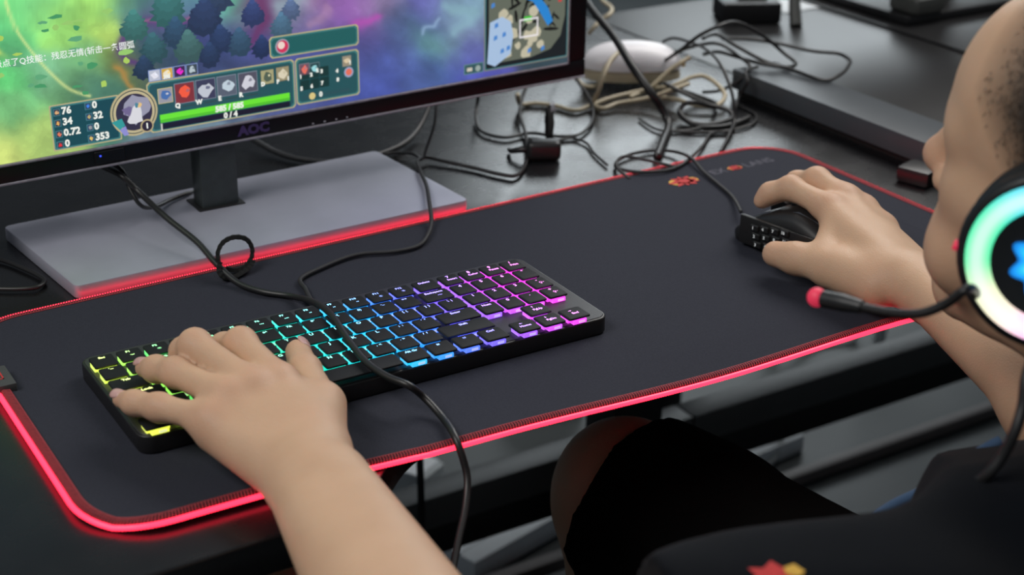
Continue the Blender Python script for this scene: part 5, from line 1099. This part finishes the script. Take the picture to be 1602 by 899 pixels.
# ------------------------------------------------------------------ headset
hs = thing('headset', tuple(map(float, hp(-.02, 0, .14))), 'black headset on the head with a rainbow ring on its ear cup', 'headset')
CUP = np.array([.3729, -.4855, .2007])
NC = Lv * .90 - Fv * .22 + Uv * .25; NC = NC / np.linalg.norm(NC); E1 = Fv - NC * (Fv @ NC); E1 /= np.linalg.norm(E1); E2 = np.cross(E1, NC); E2 = E2 if E2 @ Uv > 0 else -E2
def cup(C, n, e1, e2, side):
    def rev(prof, name, m, nseg=48, sharp=50, col=None, close=True):
        V, F = [], []
        for r, h in prof:
            for k in range(nseg): a = 2 * math.pi * k / nseg; V.append(C + n * h + (e1 * math.cos(a) + e2 * math.sin(a)) * r)
        for i in range(len(prof) - 1):
            for k in range(nseg): l = (k + 1) % nseg; F.append((i * nseg + k, i * nseg + l, (i + 1) * nseg + l, (i + 1) * nseg + k))
        if close: F.append(tuple(range(nseg - 1, -1, -1))); F.append(tuple((len(prof) - 1) * nseg + k for k in range(nseg)))
        o = obj(name, V, F, m, hs, True, sharp)
        if col:
            a_ = o.data.color_attributes.new('Col', 'FLOAT_COLOR', 'POINT'); cc = []
            for i in range(len(prof)):
                for k in range(nseg): cc += [*col(i / (len(prof) - 1), 2 * math.pi * k / nseg), 1]
            a_.data.foreach_set('color', np.array(cc, np.float32))
        return o
    rev([(.040, -.034), (.047, -.034), (.0505, -.028), (.0505, -.016), (.047, -.011), (.040, -.011)], 'ear_cushion', M['cushion'])
    rev([(.030, -.013), (.044, -.013), (.0490, -.006), (.0495, .001), (.0478, .0055), (.0455, .0065), (.030, .0055)], 'ear_cup', M['headset'])
    stops = [(0, (.05, .55, .95)), (60, (.0, .35, 1.0)), (95, (.05, .45, 1.0)), (125, (.02, .65, .85)), (160, (.0, .75, .38)), (200, (.05, .75, .30)), (225, (.75, .85, .50)), (250, (1.0, .85, .65)), (275, (1.0, .45, .85)), (310, (.6, .2, 1.0)), (360, (.05, .55, .95))]
    def ringcol(t, a):
        g = math.degrees(a) % 360
        # e1 points forward (screen left), so angles run from the front over the top
        g = (180 - g) % 360
        for (p, c), (q, e) in zip(stops, stops[1:]):
            if p <= g <= q: w = (g - p) / (q - p); base = [c[i] * (1 - w) + e[i] * w for i in range(3)]; break
        k = max(0, 1 - abs(t - .5) * 2) ** 1.3 * .72; return [b_ * (1 - k) + k * x for b_, x in zip(base, (.92, .95, .95))]
    rev([(.0300, .0058), (.0325, .0074), (.0355, .0082), (.0385, .0082), (.0415, .0076), (.0440, .0062)], 'light_ring', M['ring'], 64, col=ringcol, close=False)
    rev([(.0004, .0046), (.0105, .0046), (.0285, .0060), (.0302, .0062)], 'cup_face', M['headset'], close=False)
    V, F = [], []; nsp = 64
    cc = []
    for j, r in enumerate((.0004, .006, .0120, .0185)):
        for k in range(nsp):
            a = 2 * math.pi * k / nsp; rr_ = r * (1 + (.14 * math.sin(k * 8 * 2 * math.pi / nsp) if j >= 2 else 0)); V.append(C + n * .0066 + (e1 * math.cos(a) + e2 * math.sin(a)) * rr_); cc += [*((.75, .9, 1.0), (.45, .8, 1.0), (.02, .42, 1.0), (.0, .10, .38))[j], 1]
    for j in range(3):
        for k in range(nsp): l = (k + 1) % nsp; F.append((j * nsp + k, j * nsp + l, j * nsp + nsp + l, j * nsp + nsp + k))
    o = obj('light_badge', V, F, M['cup_badge'], hs); a_ = o.data.color_attributes.new('Col', 'FLOAT_COLOR', 'POINT'); a_.data.foreach_set('color', np.array(cc, np.float32))
cup(CUP, NC, E1, E2, 1)
C2 = np.array(H) + Rv * ((CUP - H) @ Lv) + Fv * ((CUP - H) @ Fv) + Uv * ((CUP - H) @ Uv)
n2 = NC - 2 * Lv * (NC @ Lv); cup(C2, n2, E1 - 2 * Lv * (E1 @ Lv), E2 - 2 * Lv * (E2 @ Lv), -1)
bandp = []
for a in np.linspace(-8, 188, 26):
    t = math.radians(a); bandp.append(np.array(hp(-.018, .094 * math.cos(t), .035 + .112 * math.sin(t))))
V, F = [], []
for p, q in zip(bandp, np.gradient(np.array(bandp), axis=0)):
    T = q / np.linalg.norm(q); nn = np.cross(T, Fv); nn /= np.linalg.norm(nn)
    for a, c in ((-1, -1), (1, -1), (1, 1), (-1, 1)): V.append(p + Fv * a * .014 + nn * c * .006)
nb_ = len(bandp); F = [(i * 4 + k, i * 4 + (k + 1) % 4, i * 4 + 4 + (k + 1) % 4, i * 4 + 4 + k) for i in range(nb_ - 1) for k in range(4)] + [(3, 2, 1, 0), tuple((nb_ - 1) * 4 + k for k in range(4))]
obj('headband', V, F, M['cushion'], hs, True, 40)
for C_, sgn in ((CUP, 1), (C2, -1)):
    p0 = np.array(hp(-.018, sgn * .094, .030)); p1 = C_ - (NC if sgn > 0 else n2) * .012 + E2 * .047
    V, F = tube([p0, p0 * .5 + p1 * .5 + Lv * sgn * .004, p1], [.007, .008, .007], 10); obj('yoke', V, F, M['headset'], hs, True)
BOOM = [CUP - E1 * -.030 - E2 * .036 - NC * .004, (.3247, -.4734, .1916), (.3214, -.4643, .1804), (.316, -.4528, .1715), (.3121, -.4341, .1656), (.3083, -.4142, .1623)]
V, F = tube(catmull(BOOM, 8), .0026, 10); obj('mic_boom', V, F, M['cable'], hs, True)
V, F = tube(catmull([(.3090, -.4180, .1628), (.3060, -.4060, .1613), (.3030, -.3940, .1595)], 5), np.r_[np.linspace(.0034, .0050, 6), np.full(5, .0050)], 14); obj('mic_capsule', V, F, M['headset'], hs, True, 50)
bm = bmesh.new(); bmesh.ops.create_uvsphere(bm, u_segments=18, v_segments=12, radius=.0056); bm.verts.index_update()
obj('mic_tip', [np.array(v.co) + np.array([.3022, -.3895, .1590]) for v in bm.verts], [[v.index for v in f.verts] for f in bm.faces], M['mic_tip'], hs, True); bm.free()
pp = CUP + E1 * .046 - E2 * .010 + NC * .001
V, F = tube([pp, pp + E1 * .004], .003, 10); obj('mic_pivot', V, F, M['mic_tip'], hs, True)
cable('cup_cable', [CUP - E2 * .046 - NC * .008, (.3533, -.4996, .1634), (.3416, -.5056, .1506), (.3369, -.5098, .1371), (.3313, -.5122, .126), (.3271, -.5105, .112), (.3214, -.5072, .0994), (.3205, -.4952, .0844), (.3238, -.4854, .0704), (.335, -.47, .05)], .0030, M['cable'], hs)
# ------------------------------------------------------------------ chair under the person
ch = thing('office_chair', (0.47, -0.60, FLOOR_Z), 'black office chair under the seated person, mostly below the frame', 'chair')
b = MB(); b.prism(rrect(.20, .74, -.86, -.37, .07, 8), -.465, -.400, bev=.02, seg=3, bot=True); b.out('seat', M['fabric_chair'], ch, True, 45)
b = MB(); b.box(.24, .70, -.93, -.885, -.28, .12, .02, 3); b.out('backrest', M['fabric_chair'], ch, True, 45)
b = MB(); b.box(.43, .51, -.90, -.86, -.46, -.24, .008); b.out('back_bracket', M['steel_black'], ch, True, 45)
V, F = tube([(.47, -.61, -.62), (.47, -.61, -.46)], .025, 16); obj('gas_lift', V, F, M['steel_black'], ch, True, 45)
for k in range(5):
    a = math.radians(18 + 72 * k); e = (.47 + .27 * math.cos(a), -.61 + .27 * math.sin(a))
    V, F = tube([(.47, -.61, -.615), (*e, -.645)], [.024, .016], 10); obj('leg', V, F, M['steel_black'], ch, True, 45)
    V, F = tube([(e[0] - .012 * math.sin(a), e[1] + .012 * math.cos(a), -.672), (e[0] + .012 * math.sin(a), e[1] - .012 * math.cos(a), -.672)], .028, 14); obj('castor', V, F, M['cable'], ch, True, 45)
